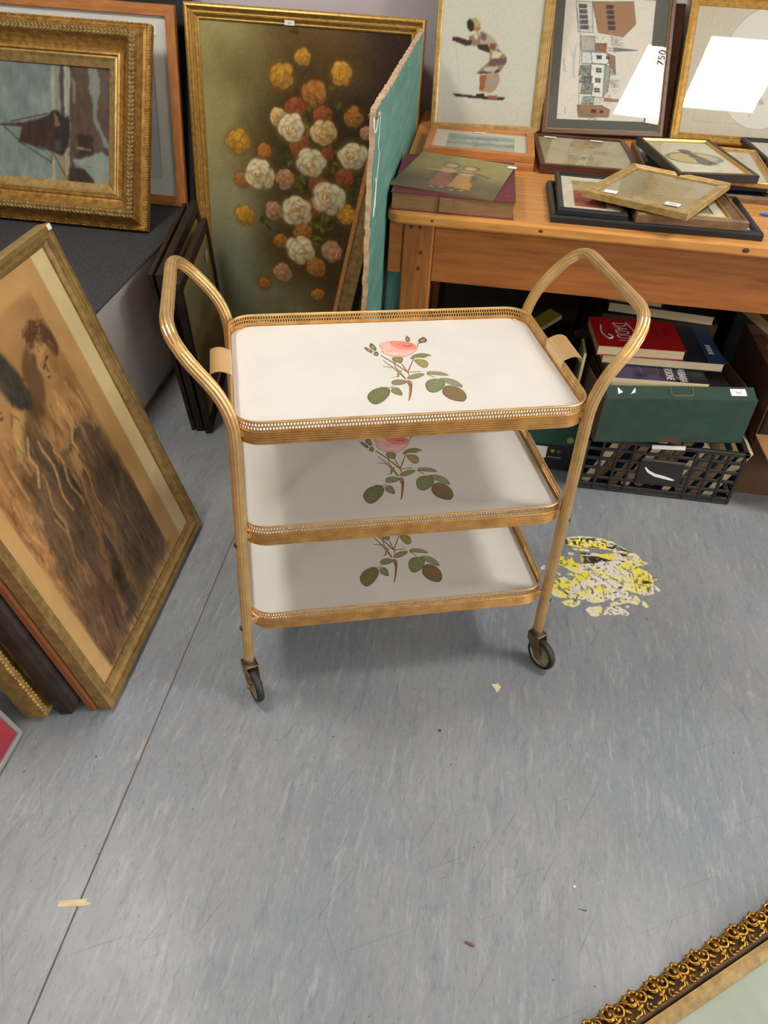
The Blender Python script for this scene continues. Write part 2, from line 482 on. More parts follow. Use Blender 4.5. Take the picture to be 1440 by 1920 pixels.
# ceiling light panels (their mirror image shows in the picture glass)
def emis(name, col, s):
    m = bpy.data.materials.new(name); m.use_nodes = True
    N = m.node_tree.nodes; L = m.node_tree.links
    e = N.new('ShaderNodeEmission'); e.inputs[0].default_value = (*col, 1); e.inputs[1].default_value = s
    L.new(e.outputs[0], [n for n in N if n.type == 'OUTPUT_MATERIAL'][0].inputs[0]); return m
diff_m = emis('light_diffuser', PANEL_COLOR, PANEL_STRENGTH)
panel_frame = mat('white_aluminium', (236, 236, 236), 0.4)
PW, PD = 0.20, 0.24
for i, (px, py, lb) in enumerate(((1.31, 1.20, 'right of the trolley'), (-1.20, 1.20, 'left of the trolley'),
                                 (1.31, -1.8, 'behind the camera to the right'), (-1.20, -1.8, 'behind the camera to the left'),
                                 (3.81, 1.20, 'far to the right beyond the table'), (3.81, -1.8, 'far right behind the camera'))):
    t = thing('ceiling_light', 'flat rectangular white ceiling light panel ' + lb, 'light', Matrix.Translation((px, py, CEIL_Z)), 'ceiling light panels')
    MB().box(-PW, PW, -PD, PD, -0.014, -0.004).build('diffuser', diff_m, t)
    f = MB()
    for a in ((-PW - 0.015, -PW, -PD - 0.015, PD + 0.015), (PW, PW + 0.015, -PD - 0.015, PD + 0.015), (-PW, PW, -PD - 0.015, -PD), (-PW, PW, PD, PD + 0.015)):
        f.box(a[0], a[1], a[2], a[3], -0.016, 0.0)
    f.build('frame', panel_frame, t)

# shop window in the far right wall: daylight from the right, outside the picture
wn = thing('window_1', 'wide shop window in the right wall', None, Matrix.Translation((X1 - 0.004, -1.0, 1.35)), None, 'structure')
MB().box(-0.012, -0.004, -1.6, 1.6, -0.8, 0.8).build('window_pane', emis('daylight_pane', (0.93, 0.97, 1.0), WINDOW_STRENGTH), wn)
for a in ((-1.66, -1.6, -0.86, 0.86), (1.6, 1.66, -0.86, 0.86), (-1.6, 1.6, -0.86, -0.8), (-1.6, 1.6, 0.8, 0.86), (-0.56, -0.51, -0.8, 0.8), (0.51, 0.56, -0.8, 0.8)):
    MB().box(-0.04, 0.0, *a).build('window_bar', panel_frame, wn)

# carpeted platform on the left
carpet = mat('dark_grey_carpet', (82, 80, 80), 0.95, col2=(58, 57, 58), nscale=160, contrast=(0.3, 0.7), bump=0.9, bscale=420, spec=0.1)
side_m = mat('platform_side_paint', (214, 204, 196), 0.7, col2=(202, 192, 186), nscale=5)
PX = -0.947
t = thing('platform', 'low raised platform with dark grey carpet top and off-white side', 'platform', Matrix.Translation((PX, 1.4, 0)))
MB().box(X0 - PX + 0.005, -0.012, -1.3, 1.26, 0.004, 0.408).build('core', backing, t)
MB().box(-0.012, 0.0, -1.3, 1.265, 0.004, 0.411).build('side_panel', side_m, t)
MB().bbox(X0 - PX + 0.005, 0.003, -1.3, 1.268, 0.411, 0.42, 0.003).build('carpet_top', carpet, t)
MB().box(-0.002, 0.006, -1.3, 1.26, 0.001, 0.012).build('bottom_trim', mat('dirty_trim', (120, 104, 88), 0.8), t)

# ================================================================== TROLLEY
TW, TD, CRD = 0.60, 0.38, 0.045
def rrect(w, d, r, nseg=8):
    """points with outward normals round a rounded rectangle, counter-clockwise"""
    out = []
    for cx, cy, a0 in ((w / 2 - r, d / 2 - r, 0), (-w / 2 + r, d / 2 - r, PI / 2), (-w / 2 + r, -d / 2 + r, PI), (w / 2 - r, -d / 2 + r, 1.5 * PI)):
        for k in range(nseg + 1):
            a = a0 + k * PI / 2 / nseg
            out.append((cx + r * math.cos(a), cy + r * math.sin(a), math.cos(a), math.sin(a)))
    return out
class Path:
    def __init__(s, w, d, r):
        s.w, s.d, s.r = w, d, r
        s.seg = []
        ax, ay = w - 2 * r, d - 2 * r; q = r * PI / 2
        s.len = 2 * ax + 2 * ay + 4 * q; s.ax, s.ay, s.q = ax, ay, q
    def at(s, t):
        t = t % s.len; w, d, r, ax, ay, q = s.w, s.d, s.r, s.ax, s.ay, s.q
        if t < ax: return (-ax / 2 + t, -d / 2, 0, -1)
        t -= ax
        if t < q: a = -PI / 2 + t / r; return (ax / 2 + r * math.cos(a), -ay / 2 + r * math.sin(a), math.cos(a), math.sin(a))
        t -= q
        if t < ay: return (w / 2, -ay / 2 + t, 1, 0)
        t -= ay
        if t < q: a = t / r; return (ax / 2 + r * math.cos(a), ay / 2 + r * math.sin(a), math.cos(a), math.sin(a))
        t -= q
        if t < ax: return (ax / 2 - t, d / 2, 0, 1)
        t -= ax
        if t < q: a = PI / 2 + t / r; return (-ax / 2 + r * math.cos(a), ay / 2 + r * math.sin(a), math.cos(a), math.sin(a))
        t -= q
        if t < ay: return (-w / 2, ay / 2 - t, -1, 0)
        t -= ay
        a = PI + t / r; return (-ax / 2 + r * math.cos(a), -ay / 2 + r * math.sin(a), math.cos(a), math.sin(a))
PT = Path(TW, TD, CRD)

def gallery_mesh():
    """two staggered rows of pierced holes, real openings, thin sheet; rim top at z = 0"""
    mb = MB()
    n = int(PT.len / 0.0051); p = PT.len / n; th = 0.0009
    hole = [(0.0, 0.94), (0.62, 0.66), (0.70, 0.0), (0.62, -0.66), (0.0, -0.94), (-0.62, -0.66), (-0.70, 0.0), (-0.62, 0.66)]
    outer = [(0, 1), (1, 1), (1, 0), (1, -1), (0, -1), (-1, -1), (-1, 0), (-1, 1)]
    for row in range(2):
        zc = -0.0060 - 0.0058 * row; hh = 0.0029
        for i in range(n):
            tc = (i + 0.5 * row) * p
            V = []
            for lst, k in ((outer, 1.0), (hole, 0.86)):
                for off in (0.0, -th):
                    for a, b in lst:
                        x, y, nx, ny = PT.at(tc + a * p / 2 * k)
                        V.append((x + nx * off, y + ny * off, zc + b * hh * (1.0 if lst is outer else 0.9)))
            F = []
            for j in range(8):
                k = (j + 1) % 8
                F.append((j, 16 + j, 16 + k, k))                 # outside face
                F.append((8 + j, 8 + k, 24 + k, 24 + j))         # inside face
                F.append((16 + j, 24 + j, 24 + k, 16 + k))       # hole wall
            mb.add(V, F)
    return mb.mesh('gallery', tgold_dark)
def sweep_band(prof, name, m, nst=120, smooth=False):
    """closed profile (out, z) carried round the tray"""
    mb = MB(); vs = []; k = len(prof)
    ts = []
    L = PT.len; acc = 0
    for seg, ln in ((0, PT.ax), (1, PT.q), (0, PT.ay), (1, PT.q), (0, PT.ax), (1, PT.q), (0, PT.ay), (1, PT.q)):
        cnt = 8 if seg else 2
        for j in range(cnt): ts.append(acc + ln * j / cnt)
        acc += ln
    for t_ in ts:
        x, y, nx, ny = PT.at(t_)
        for o, z in prof: vs.append((x + nx * o, y + ny * o, z))
    n = len(ts); fs = []
    for i in range(n):
        i2 = (i + 1) % n
        for j in range(k):
            fs.append((i * k + j, i * k + (j + 1) % k, i2 * k + (j + 1) % k, i2 * k + j))
    mb.add(vs, fs)
    return mb.mesh(name, m, smooth)
rim_prof = [(-0.0016, -0.0028), (0.0012, -0.0028), (0.0020, -0.0014), (0.0012, 0.0), (-0.0008, 0.0002), (-0.0018, -0.0012)]
band = [(0.0, -0.0148)]
zz = -0.0150
for k in range(6):
    band += [(0.0022, zz - 0.0003), (0.0022, zz - 0.0024), (0.0006, zz - 0.0027), (0.0006, zz - 0.0033)]
    zz -= 0.0036
band += [(0.0004, -0.0366), (-0.004, -0.0366), (-0.004, -0.0200), (-0.0012, -0.0196), (-0.0012, -0.0148)]
GS = 1.22                                                       # gallery height factor
gal_me = gallery_mesh()
rim_me = sweep_band(rim_prof, 'gallery_rim', tgold)
band_me = sweep_band(band, 'ribbed_band', tgold_dark)
for me_ in (gal_me, rim_me, band_me):
    for v_ in me_.vertices: v_.co.z *= GS
mbp = MB(); rp = rrect(TW - 0.006, TD - 0.006, CRD - 0.003, 8)
mbp.prism([(a, b) for a, b, c, d in rp], -0.0345, -0.0238)
tray_me = mbp.mesh('tray', white_enamel)

ROSE = { 'rose':[(-18.0,95.1),(-10.9,100.9),(6.4,106.8),(30.2,102.8),(46.9,94.3),(52.9,79.0),(50.3,66.7),(40.9,55.1),(26.3,42.1),(9.7,38.2),(-4.9,44.6),(-14.8,55.5),(-21.2,64.2),(-16.5,74.1),(-20.4,86.8)],
  'rose_in':[(1.5,102.1),(14.2,104.9),(33.9,100.9),(48.0,90.0),(50.0,75.1),(43.0,65.2),(31.5,68.2),(20.8,64.9),(12.3,73.0),(6.1,82.7)],
  'rose_mid':[(12.0,92.8),(28.8,95.7),(44.0,90.3),(45.5,77.5),(33.1,76.4),(18.0,81.8)],
  'pet1':[(-20.9,66.2),(-4.3,58.7),(13.3,57.3),(21.2,56.7),(11.1,45.3),(-4.7,45.8),(-14.8,55.5)],
  'pet2':[(13.0,55.3),(29.9,60.1),(44.9,65.1),(46.1,60.9),(26.3,42.1),(9.9,39.0)],
  'bud1':[(35.1,112.4),(42.7,124.9),(45.8,109.4),(39.4,97.9),(35.6,99.4)],
  'bud2':[(57.7,102.0),(70.2,117.1),(78.4,109.1),(75.0,96.4),(67.0,92.7),(60.0,93.3)],
  'bud3':[(-39.8,90.5),(-31.2,100.3),(-26.0,76.9),(-30.7,67.0),(-37.2,75.7)],
  'bud4':[(-49.7,85.0),(-39.9,77.1),(-34.9,65.2),(-39.8,59.5),(-46.3,68.2)],
  'bud5':[(-36.2,57.2),(-28.7,66.8),(-25.5,56.4),(-30.1,46.7),(-35.6,49.1)],
  'stem2':[(67.5,94.8),(57.1,89.3),(51.6,72.9),(50.6,75.0),(56.9,93.5)],
  'st1':[(9.4,-42.9),(12.8,-45.1),(17.3,-50.9),(7.6,-89.2),(0.5,-111.0),(-4.1,-115.6),(-1.2,-105.7),(7.1,-71.6),(7.5,-57.3),(2.8,-47.8)],
  'st2':[(14.2,-28.6),(13.9,-15.4),(9.0,13.8),(11.3,15.6),(15.6,-11.8),(16.4,-26.9)],
  'st3':[(14.1,-14.3),(30.1,21.9),(37.2,37.2),(38.4,35.1),(31.7,19.8),(16.2,-16.7)],
  'st4':[(12.8,-16.4),(0.2,8.7),(-11.6,29.2),(-23.9,48.2),(-22.4,51.3),(-9.2,31.8),(4.1,8.4),(15.4,-12.9)],
  'st5':[(5.1,-40.7),(-1.3,-19.8),(-10.3,3.8),(-23.1,30.2),(-21.8,32.0),(-8.1,5.5),(0.9,-18.1),(6.9,-38.3)],
  'st6':[(-8.4,3.6),(-26.6,9.8),(-26.7,7.5),(-8.9,1.4)],
  'st7':[(6.0,-40.8),(1.8,-23.8),(-5.6,3.4),(-2.3,26.5),(-0.4,26.3),(-3.3,5.1),(4.0,-22.1),(8.3,-39.2)],
  'st8':[(14.9,-15.5),(40.3,-13.8),(39.3,-16.4),(14.7,-18.1)],
  'st9':[(-2.7,-27.1),(-19.0,-33.1),(-3.4,-30.8)],
  'lf1':[(-5.0,38.6),(2.9,44.0),(15.8,38.9),(16.6,32.9),(9.0,13.8),(3.4,20.1),(-3.0,22.6),(-4.8,28.7)],
  'lf2':[(29.0,35.9),(42.0,50.9),(60.6,53.5),(75.9,40.9),(61.5,39.2),(59.3,33.4),(41.1,36.9),(31.7,29.6)],
  'lf3':[(34.6,29.4),(47.8,31.1),(58.5,25.5),(60.4,11.5),(55.9,0.2),(48.2,-3.8),(42.0,3.3),(36.7,15.4)],
  'lf4':[(7.3,-39.1),(16.4,-26.9),(33.2,-20.1),(47.8,-23.9),(33.3,-37.6),(18.9,-42.7)],
  'lf5':[(49.0,-18.4),(57.4,-15.3),(76.0,-18.8),(85.7,-27.2),(88.5,-35.7),(72.8,-32.8),(56.4,-28.4),(49.2,-26.0)],
  'lf6':[(65.8,-42.3),(80.3,-41.7),(94.1,-48.5),(102.2,-62.0),(104.8,-79.2),(91.6,-73.8),(80.7,-63.8),(71.7,-53.9)],
  'lf7':[(37.1,-59.9),(46.7,-46.2),(62.9,-42.1),(74.8,-48.6),(75.2,-63.3),(65.4,-80.4),(47.6,-92.9),(36.3,-84.8)],
  'lf8':[(61.1,-87.0),(74.3,-66.8),(90.2,-71.8),(101.5,-87.1),(102.9,-104.8),(99.5,-116.6),(91.4,-126.1),(74.6,-119.5),(63.4,-104.7)],
  'lf9':[(-22.8,-49.2),(-14.7,-40.8),(-1.4,-40.2),(8.7,-46.5),(2.9,-56.9),(-9.0,-60.2),(-20.0,-59.2)],
  'lf10':[(-25.4,-68.7),(-13.7,-65.5),(-8.5,-77.3),(-9.1,-96.4),(-18.7,-92.1),(-27.9,-82.6)],
  'lf11':[(-72.4,-92.4),(-63.4,-75.9),(-50.9,-66.5),(-35.9,-65.0),(-27.0,-72.1),(-31.0,-89.2),(-41.1,-105.4),(-54.1,-117.7),(-63.4,-120.2),(-70.6,-109.5)],
  'lf12':[(-7.7,-28.5),(-2.7,-12.1),(6.9,-7.2),(0.6,-19.9),(-4.0,-28.9)],
  'stl':[(-20.2,-60.3),(-26.7,-65.8),(-44.5,-61.7),(-44.6,-64.2),(-27.2,-68.6),(-18.7,-62.2)],
  'str':[(47.3,-25.8),(59.6,-39.9),(60.9,-38.2),(49.6,-24.1)],
  }
def rose_mesh():
    cols = {}
    ml = []
    def mi(c):
        if c not in cols:
            cols[c] = len(ml); ml.append(mat('rose_ink_%d_%d_%d' % c, c, 0.4))
        return cols[c]
    mb = MB(); lay = [0]
    def put(pts, c, dz=None):
        lay[0] += 1
        z = -0.0238 + 0.00006 + lay[0] * 0.000004
        area = sum(pts[i][0] * pts[(i + 1) % len(pts)][1] - pts[(i + 1) % len(pts)][0] * pts[i][1] for i in range(len(pts)))
        if area < 0: pts = pts[::-1]
        mb.add([(a / 1000, b / 1000, z) for a, b in pts], [tuple(range(len(pts)))], mi(c))
    def smooth(pts, it=2):
        for _ in range(it):
            q = []
            for i in range(len(pts)):
                a, b = pts[i], pts[(i + 1) % len(pts)]
                q += [(a[0] * .75 + b[0] * .25, a[1] * .75 + b[1] * .25), (a[0] * .25 + b[0] * .75, a[1] * .25 + b[1] * .75)]
            pts = q
        return pts
    def inset(pts, k, ox=0, oy=0):
        cx = sum(p[0] for p in pts) / len(pts); cy = sum(p[1] for p in pts) / len(pts)
        return [(cx + ox + (p[0] - cx) * k, cy + oy + (p[1] - cy) * k) for p in pts]
    stem = (150, 104, 72)
    for k in ('st2', 'st3', 'st4', 'st5', 'st6', 'st7', 'st8', 'st9', 'stl', 'str', 'stem2'): put(ROSE[k], stem)
    put(smooth(ROSE['st1'], 1), (164, 116, 84))
    put([(a + 2.2, b) for a, b in inset(ROSE['st1'], 0.6)], (136, 92, 64))
    gr = {'lf1': (132, 128, 82), 'lf2': (128, 126, 80), 'lf3': (150, 140, 84), 'lf4': (134, 134, 98), 'lf5': (142, 140, 106), 'lf6': (140, 140, 108),
          'lf8': (130, 106, 70), 'lf7': (122, 130, 88), 'lf9': (132, 130, 92), 'lf10': (128, 126, 90), 'lf11': (112, 114, 74), 'lf12': (148, 132, 80)}
    for k, c in gr.items():
        p = smooth(ROSE[k], 2)
        put(p, tuple(int(v * 0.78) for v in c))
        put(inset(p, 0.93, 0.3, 0.5), c)
        cx = sum(q[0] for q in p) / len(p); cy = sum(q[1] for q in p) / len(p)
        far = max(p, key=lambda q: (q[0] - cx) ** 2 + (q[1] - cy) ** 2)
        dx, dy = far[0] - cx, far[1] - cy; ln = math.hypot(dx, dy); dx /= ln; dy /= ln
        if ln > 9 and k != 'lf8':
            lt = tuple(min(255, int(v * 1.22 + 10)) for v in c)
            put([(cx - dx * ln * .8 - dy * .35, cy - dy * ln * .8 + dx * .35), (cx + dx * ln * .85, cy + dy * ln * .85), (cx - dx * ln * .8 + dy * .35, cy - dy * ln * .8 - dx * .35)], lt)
            for s_ in (-1, 1):
                for j in range(3):
                    bx, by = cx + dx * ln * (-.5 + j * .4), cy + dy * ln * (-.5 + j * .4)
                    ex, ey = bx + dx * ln * .28 - s_ * dy * ln * .45, by + dy * ln * .28 + s_ * dx * ln * .45
                    put([(bx - dx * .4, by - dy * .4), (bx + dx * .5, by + dy * .5), (ex, ey)], lt)
    for k in ('bud1', 'bud2', 'bud3', 'bud4', 'bud5'):
        p = smooth(ROSE[k], 1); put(p, (104, 92, 62)); put(inset(p, 0.5), (172, 150, 84))
        top = max(p, key=lambda q: q[1])
        for j in (-1, 0, 1): put([(top[0] - 1.2 + j * 1.6, top[1] - 3), (top[0] + j * 2.4, top[1] + 4), (top[0] + 0.4 + j * 1.6, top[1] - 3)], (96, 86, 62))
    r0 = smooth(ROSE['rose'], 2)
    put(r0, (224, 150, 138)); put(inset(r0, 0.96, 0, 1), (236, 176, 164))
    for k, c in (('pet1', (242, 196, 184)), ('pet2', (240, 188, 176))):
        p = smooth(ROSE[k], 2); put(p, (222, 148, 134)); put(inset(p, 0.93, 0, 0.8), c)
    p = smooth(ROSE['rose_in'], 2); put(p, (222, 128, 112)); put(inset(p, 0.9, 0, -1), (230, 146, 130))
    p = smooth(ROSE['rose_mid'], 2); put(p, (212, 108, 92)); put(inset(p, 0.8, -2, 1), (226, 136, 120)); put(inset(p, 0.5, 3, -2), (206, 100, 86)); put(inset(p, 0.3, 4, 1), (228, 144, 128))
    for (a, b), rx, ry in (((-6, 84), 8, 12), ((-10, 70), 9, 5), ((16, 64), 10, 3)):
        put([(a + rx * math.cos(q) , b + ry * math.sin(q)) for q in [i * PI / 6 for i in range(12)]], (238, 184, 172))
    return mb.mesh('rose_print', ml)
rose_me = rose_mesh()

def handle_mesh(s):
    """ribbed plate that folds over the gallery and curves outward; s = +1 right end"""
    mb = MB(); n = 13; top = []
    for k in range(n):                                           # thirteen ribs across a shallow arch
        for q, r in ((0.0, 0.0), (0.2, 0.0012), (0.7, 0.0012), (0.95, 0.0)):
            f = (k + q) / n; a = 0.42 + f * 0.30
            top.append((0.0015 + 0.033 * f, 0.0030 + 0.0075 * math.sin(f * 2.35) + r - 0.004 * f * f))
    pts = [(-0.0024, -0.0165), (-0.0024, -0.001), (-0.0012, 0.0022)] + top + [(0.0352, 0.0006), (0.0342, -0.0035)]
    vs = []
    for yy in (-0.043, 0.043):
        for o, z in pts: vs.append((s * (TW / 2 + o), yy, z))
        for o, z in reversed(pts): vs.append((s * (TW / 2 + o - (0.0 if o > 0.001 else -0.0008)), yy, z - (0.0014 if o > 0.001 else 0)))
    k = len(pts) * 2
    fs = [(i, (i + 1) % k, k + (i + 1) % k, k + i) for i in range(k)]
    for i in range(len(pts) - 1):
        fs.append((i, i + 1, k - 2 - i, k - 1 - i)); fs.append((k + i, 2 * k - 1 - i, 2 * k - 2 - i, k + i + 1))
    mb.add(vs, fs)
    return mb.mesh('tray_handle', mat('handle_gold', (238, 204, 152), 0.36, 0.55))
hm = {1: handle_mesh(1), -1: handle_mesh(-1)}
plate_me = {}
for s in (1, -1):
    plate_me[s] = MB().bbox(min(s * (TW / 2 - 0.0012), s * (TW / 2 + 0.0024)), max(s * (TW / 2 - 0.0012), s * (TW / 2 + 0.0024)), -0.05, 0.05, -0.0190, 0.0006, 0.0006).mesh('end_plate', tgold)

TRM = Matrix.Translation((-0.101, 1.254, 0)) @ Matrix.Rotation(0.3004, 4, 'Z')
tro = thing('tea_trolley', 'gold three-tier tea trolley with white rose-printed trays on casters', 'trolley', TRM)
for i, hz in enumerate((0.670, 0.452, 0.232)):
    tr = link('tray', tray_me, tro, Matrix.Translation((0, 0, hz)))
    tr['label'] = ('white top tray with pink rose print', 'white middle tray with pink rose print', 'white bottom tray with pink rose print')[i]
    link('gallery_rail', gal_me, tr); link('gallery_rim', rim_me, tr); link('ribbed_band', band_me, tr)
    link('rose_print', rose_me, tr)
    for s in (1, -1):
        if i == 0: link('tray_handle', hm[s], tr)
        else: link('end_plate', plate_me[s], tr)

def fillet(pts, rad, n=7):
    pts = [Vector(p) for p in pts]; out = [pts[0]]
    for i in range(1, len(pts) - 1):
        a, b, c = pts[i - 1], pts[i], pts[i + 1]
        r = rad[i] if isinstance(rad, (list, tuple)) else rad
        u = (a - b); v = (c - b); r = min(r, u.length * 0.49, v.length * 0.49)
        p0 = b + u.normalized() * r; p1 = b + v.normalized() * r
        for k in range(n + 1):
            q = k / n
            out.append((1 - q) ** 2 * p0 + 2 * q * (1 - q) * b + q * q * p1)
    out.append(pts[-1]); return out
def dens(pts, step):
    out = [pts[0]]
    for a, b in zip(pts[:-1], pts[1:]):
        k = max(1, int((b - a).length / step))
        for j in range(1, k + 1): out.append(a.lerp(b, j / k))
    return out
LEGB = 0.18
for s in (-1, 1):
    pts = [(s * 0.3105, -LEGB, 0.088), (s * 0.2985, -LEGB, 0.690), (s * 0.388, -LEGB + 0.022, 0.803), (s * 0.388, LEGB - 0.006, 0.803), (s * 0.2985, LEGB, 0.690), (s * 0.3105, LEGB, 0.088)]
    path = dens(fillet(pts, [0, 0.06, 0.075, 0.075, 0.06, 0]), 0.05)
    mb = MB().tube(path, 0.0104, 56, True, prof=lambda a: 1.0 + 0.045 * (1 if (math.cos(14 * a) > 0.25) else -0.6) * 1.0)
    o = mb.build('side_frame', tgold, tro)
    for b in (-LEGB, LEGB):
        for hz in (0.670, 0.452, 0.232):
            lx = 0.3105 - 0.012 * (hz - 0.02 - 0.074) / 0.616
            M = Matrix.Translation((s * (lx + 0.0102), b, hz - 0.046)) @ Matrix.Rotation(s * PI / 2, 4, 'Y')
            if hz < 0.6: MB().lathe([(0.0062, -0.001), (0.0056, 0.0022), (0.002, 0.0045)], 12, M).build('bolt', dark_bolt, tro)
            # spacer that ties the tray to the leg
            sx0, sx1 = sorted((s * (lx - 0.026), s * (lx - 0.006)))
            MB().bbox(sx0, sx1, b - 0.004 if b > 0 else b + 0.002 - 0.002, b + 0.004, hz - 0.034, hz - 0.022, 0.001).build('bracket', tgold, tro)

def caster(s, b, ang):
    """swivel caster; ang = direction the wheel trails in, in trolley space"""
    M = Matrix.Translation((s * 0.3105, b, 0)) @ Matrix.Rotation(ang, 4, 'Z')
    R_ = 0.0375; cx = 0.026
    fk = MB()
    fk.bbox(-0.013, 0.018, -0.0140, 0.0140, 0.0805, 0.0845, 0.001)
    fk.lathe([(0.0122, 0.084), (0.0122, 0.093), (0.0106, 0.097)], 16)
    for q in (-1, 1):
        y0, y1 = sorted((q * 0.0115, q * 0.0140))
        poly = [(-0.013, 0.0845), (0.018, 0.0845), (0.022, 0.066), (cx + 0.007, R_ + 0.004), (cx + 0.006, R_ - 0.006), (cx - 0.005, R_ - 0.007), (cx - 0.010, R_ + 0.002), (-0.011, 0.064)]
        fk.add([(x, y0, z) for x, z in poly] + [(x, y1, z) for x, z in poly],
               [tuple(range(8)), tuple(reversed(range(8, 16)))] + [(i, 8 + i, 8 + (i + 1) % 8, (i + 1) % 8) for i in range(8)])
    c = fk.build('caster', brass_old, tro); c.matrix_local = M
    W = Matrix.Translation((cx, 0, R_)) @ Matrix.Rotation(PI / 2, 4, 'X')
    MB().lathe([(R_ - 0.0085, -0.0070), (R_ - 0.003, -0.0078), (R_ - 0.0006, -0.0045), (R_, 0.0), (R_ - 0.0006, 0.0045), (R_ - 0.003, 0.0078), (R_ - 0.0085, 0.0070)], 36, W, closed=True).build('tyre', rubber, c, True)
    MB().lathe([(0.003, -0.0060), (0.010, -0.0058), (0.014, -0.0040), (R_ - 0.012, -0.0040), (R_ - 0.0082, -0.0066), (R_ - 0.0082, 0.0066), (R_ - 0.012, 0.0040), (0.014, 0.0040), (0.010, 0.0058), (0.003, 0.0060)], 30, W).build('wheel_disc', chrome, c)
    for q in (-1, 1):
        st = MB()
        for k in range(6):
            a = k * PI / 3
            st.ball((cx + 0.0165 * math.cos(a), q * 0.0046, R_ + 0.0165 * math.sin(a)), 0.0026, 0.0012, 0.0026, None, 8, 5)
        st.build('rivet_ring', chrome, c)
    MB().lathe([(0.0042, -0.0165), (0.0042, 0.0165)], 12, W).build('axle', brass_old, c)
for s, b, wang in ((-1, -LEGB, -0.95), (1, -LEGB, -0.85), (-1, LEGB, -0.9), (1, LEGB, -1.3)):
    caster(s, b, wang - 0.3004)

# ================================================================== PICTURES
def rail(w, h, side, prof, m, parent, name='frame_rail', smooth=False):
    """one mitred moulding; prof: (inward, height) closed outline"""
    k = len(prof); vs = []
    for e in (0, 1):
        for d, z in prof:
            if side == 'b': p = ((-w / 2 + d) if e == 0 else (w / 2 - d), d, z)
            elif side == 't': p = ((w / 2 - d) if e == 0 else (-w / 2 + d), h - d, z)
            elif side == 'r': p = (w / 2 - d, d if e == 0 else h - d, z)
            else: p = (-w / 2 + d, (h - d) if e == 0 else d, z)
            vs.append(p)
    fs = [(i, k + i, k + (i + 1) % k, (i + 1) % k) for i in range(k)]
    fs += [tuple(range(k)), tuple(reversed(range(k, 2 * k)))]
    return MB().add(vs, fs).build(name, m, parent, smooth)

def rect_ring(mb, w, h, y0, l, r, t, b, z):
    """a mount: sheet with a window"""
    x0, x1 = -w / 2, w / 2; Y0, Y1 = y0, y0 + h
    vs = [(x0, Y0, z), (x1, Y0, z), (x1, Y1, z), (x0, Y1, z), (x0 + l, Y0 + b, z), (x1 - r, Y0 + b, z), (x1 - r, Y1 - t, z), (x0 + l, Y1 - t, z)]
    vs += [(a, c, z - 0.0016) for a, c, _ in vs[4:]]
    mb.add(vs, [(0, 1, 5, 4), (1, 2, 6, 5), (2, 3, 7, 6), (3, 0, 4, 7), (4, 5, 9, 8), (5, 6, 10, 9), (6, 7, 11, 10), (7, 4, 8, 11)])

PROF = {
    'flat': lambda w, d: [(0, 0), (0, d - 0.001), (0.001, d), (w - 0.001, d), (w, d - 0.001), (w, 0)],
    'round': lambda w, d: [(0, 0), (0, d * 0.6), (w * 0.12, d * 0.88), (w * 0.35, d), (w * 0.6, d * 0.95), (w * 0.85, d * 0.78), (w, d * 0.6), (w, 0)],
    'ridge': lambda w, d: [(0, 0), (0, d * 0.8), (w * 0.06, d * 0.92), (w * 0.16, d), (w * 0.26, d * 0.92), (w * 0.3, d * 0.78), (w * 0.42, d * 0.82), (w * 0.5, d * 0.74), (w * 0.72, d * 0.6), (w * 0.8, d * 0.66), (w * 0.88, d * 0.6), (w, d * 0.5), (w, 0)],
    'cove': lambda w, d: [(0, 0), (0, d * 0.94), (w * 0.05, d), (w * 0.12, d), (w * 0.17, d * 0.9), (w * 0.3, d * 0.62), (w * 0.5, d * 0.48), (w * 0.62, d * 0.46), (w * 0.66, d * 0.54), (w * 0.76, d * 0.54), (w * 0.8, d * 0.44), (w, d * 0.34), (w, 0)],
    'lines': lambda w, d: [(0, 0), (0, d * 0.9), (w * 0.1, d), (w * 0.22, d), (w * 0.26, d * 0.9), (w * 0.32, d * 0.9), (w * 0.38, d * 0.98), (w * 0.5, d * 0.98), (w * 0.54, d * 0.86), (w * 0.6, d * 0.86), (w * 0.66, d * 0.92), (w * 0.78, d * 0.9), (w * 0.84, d * 0.74), (w, d * 0.66), (w, 0)],
}

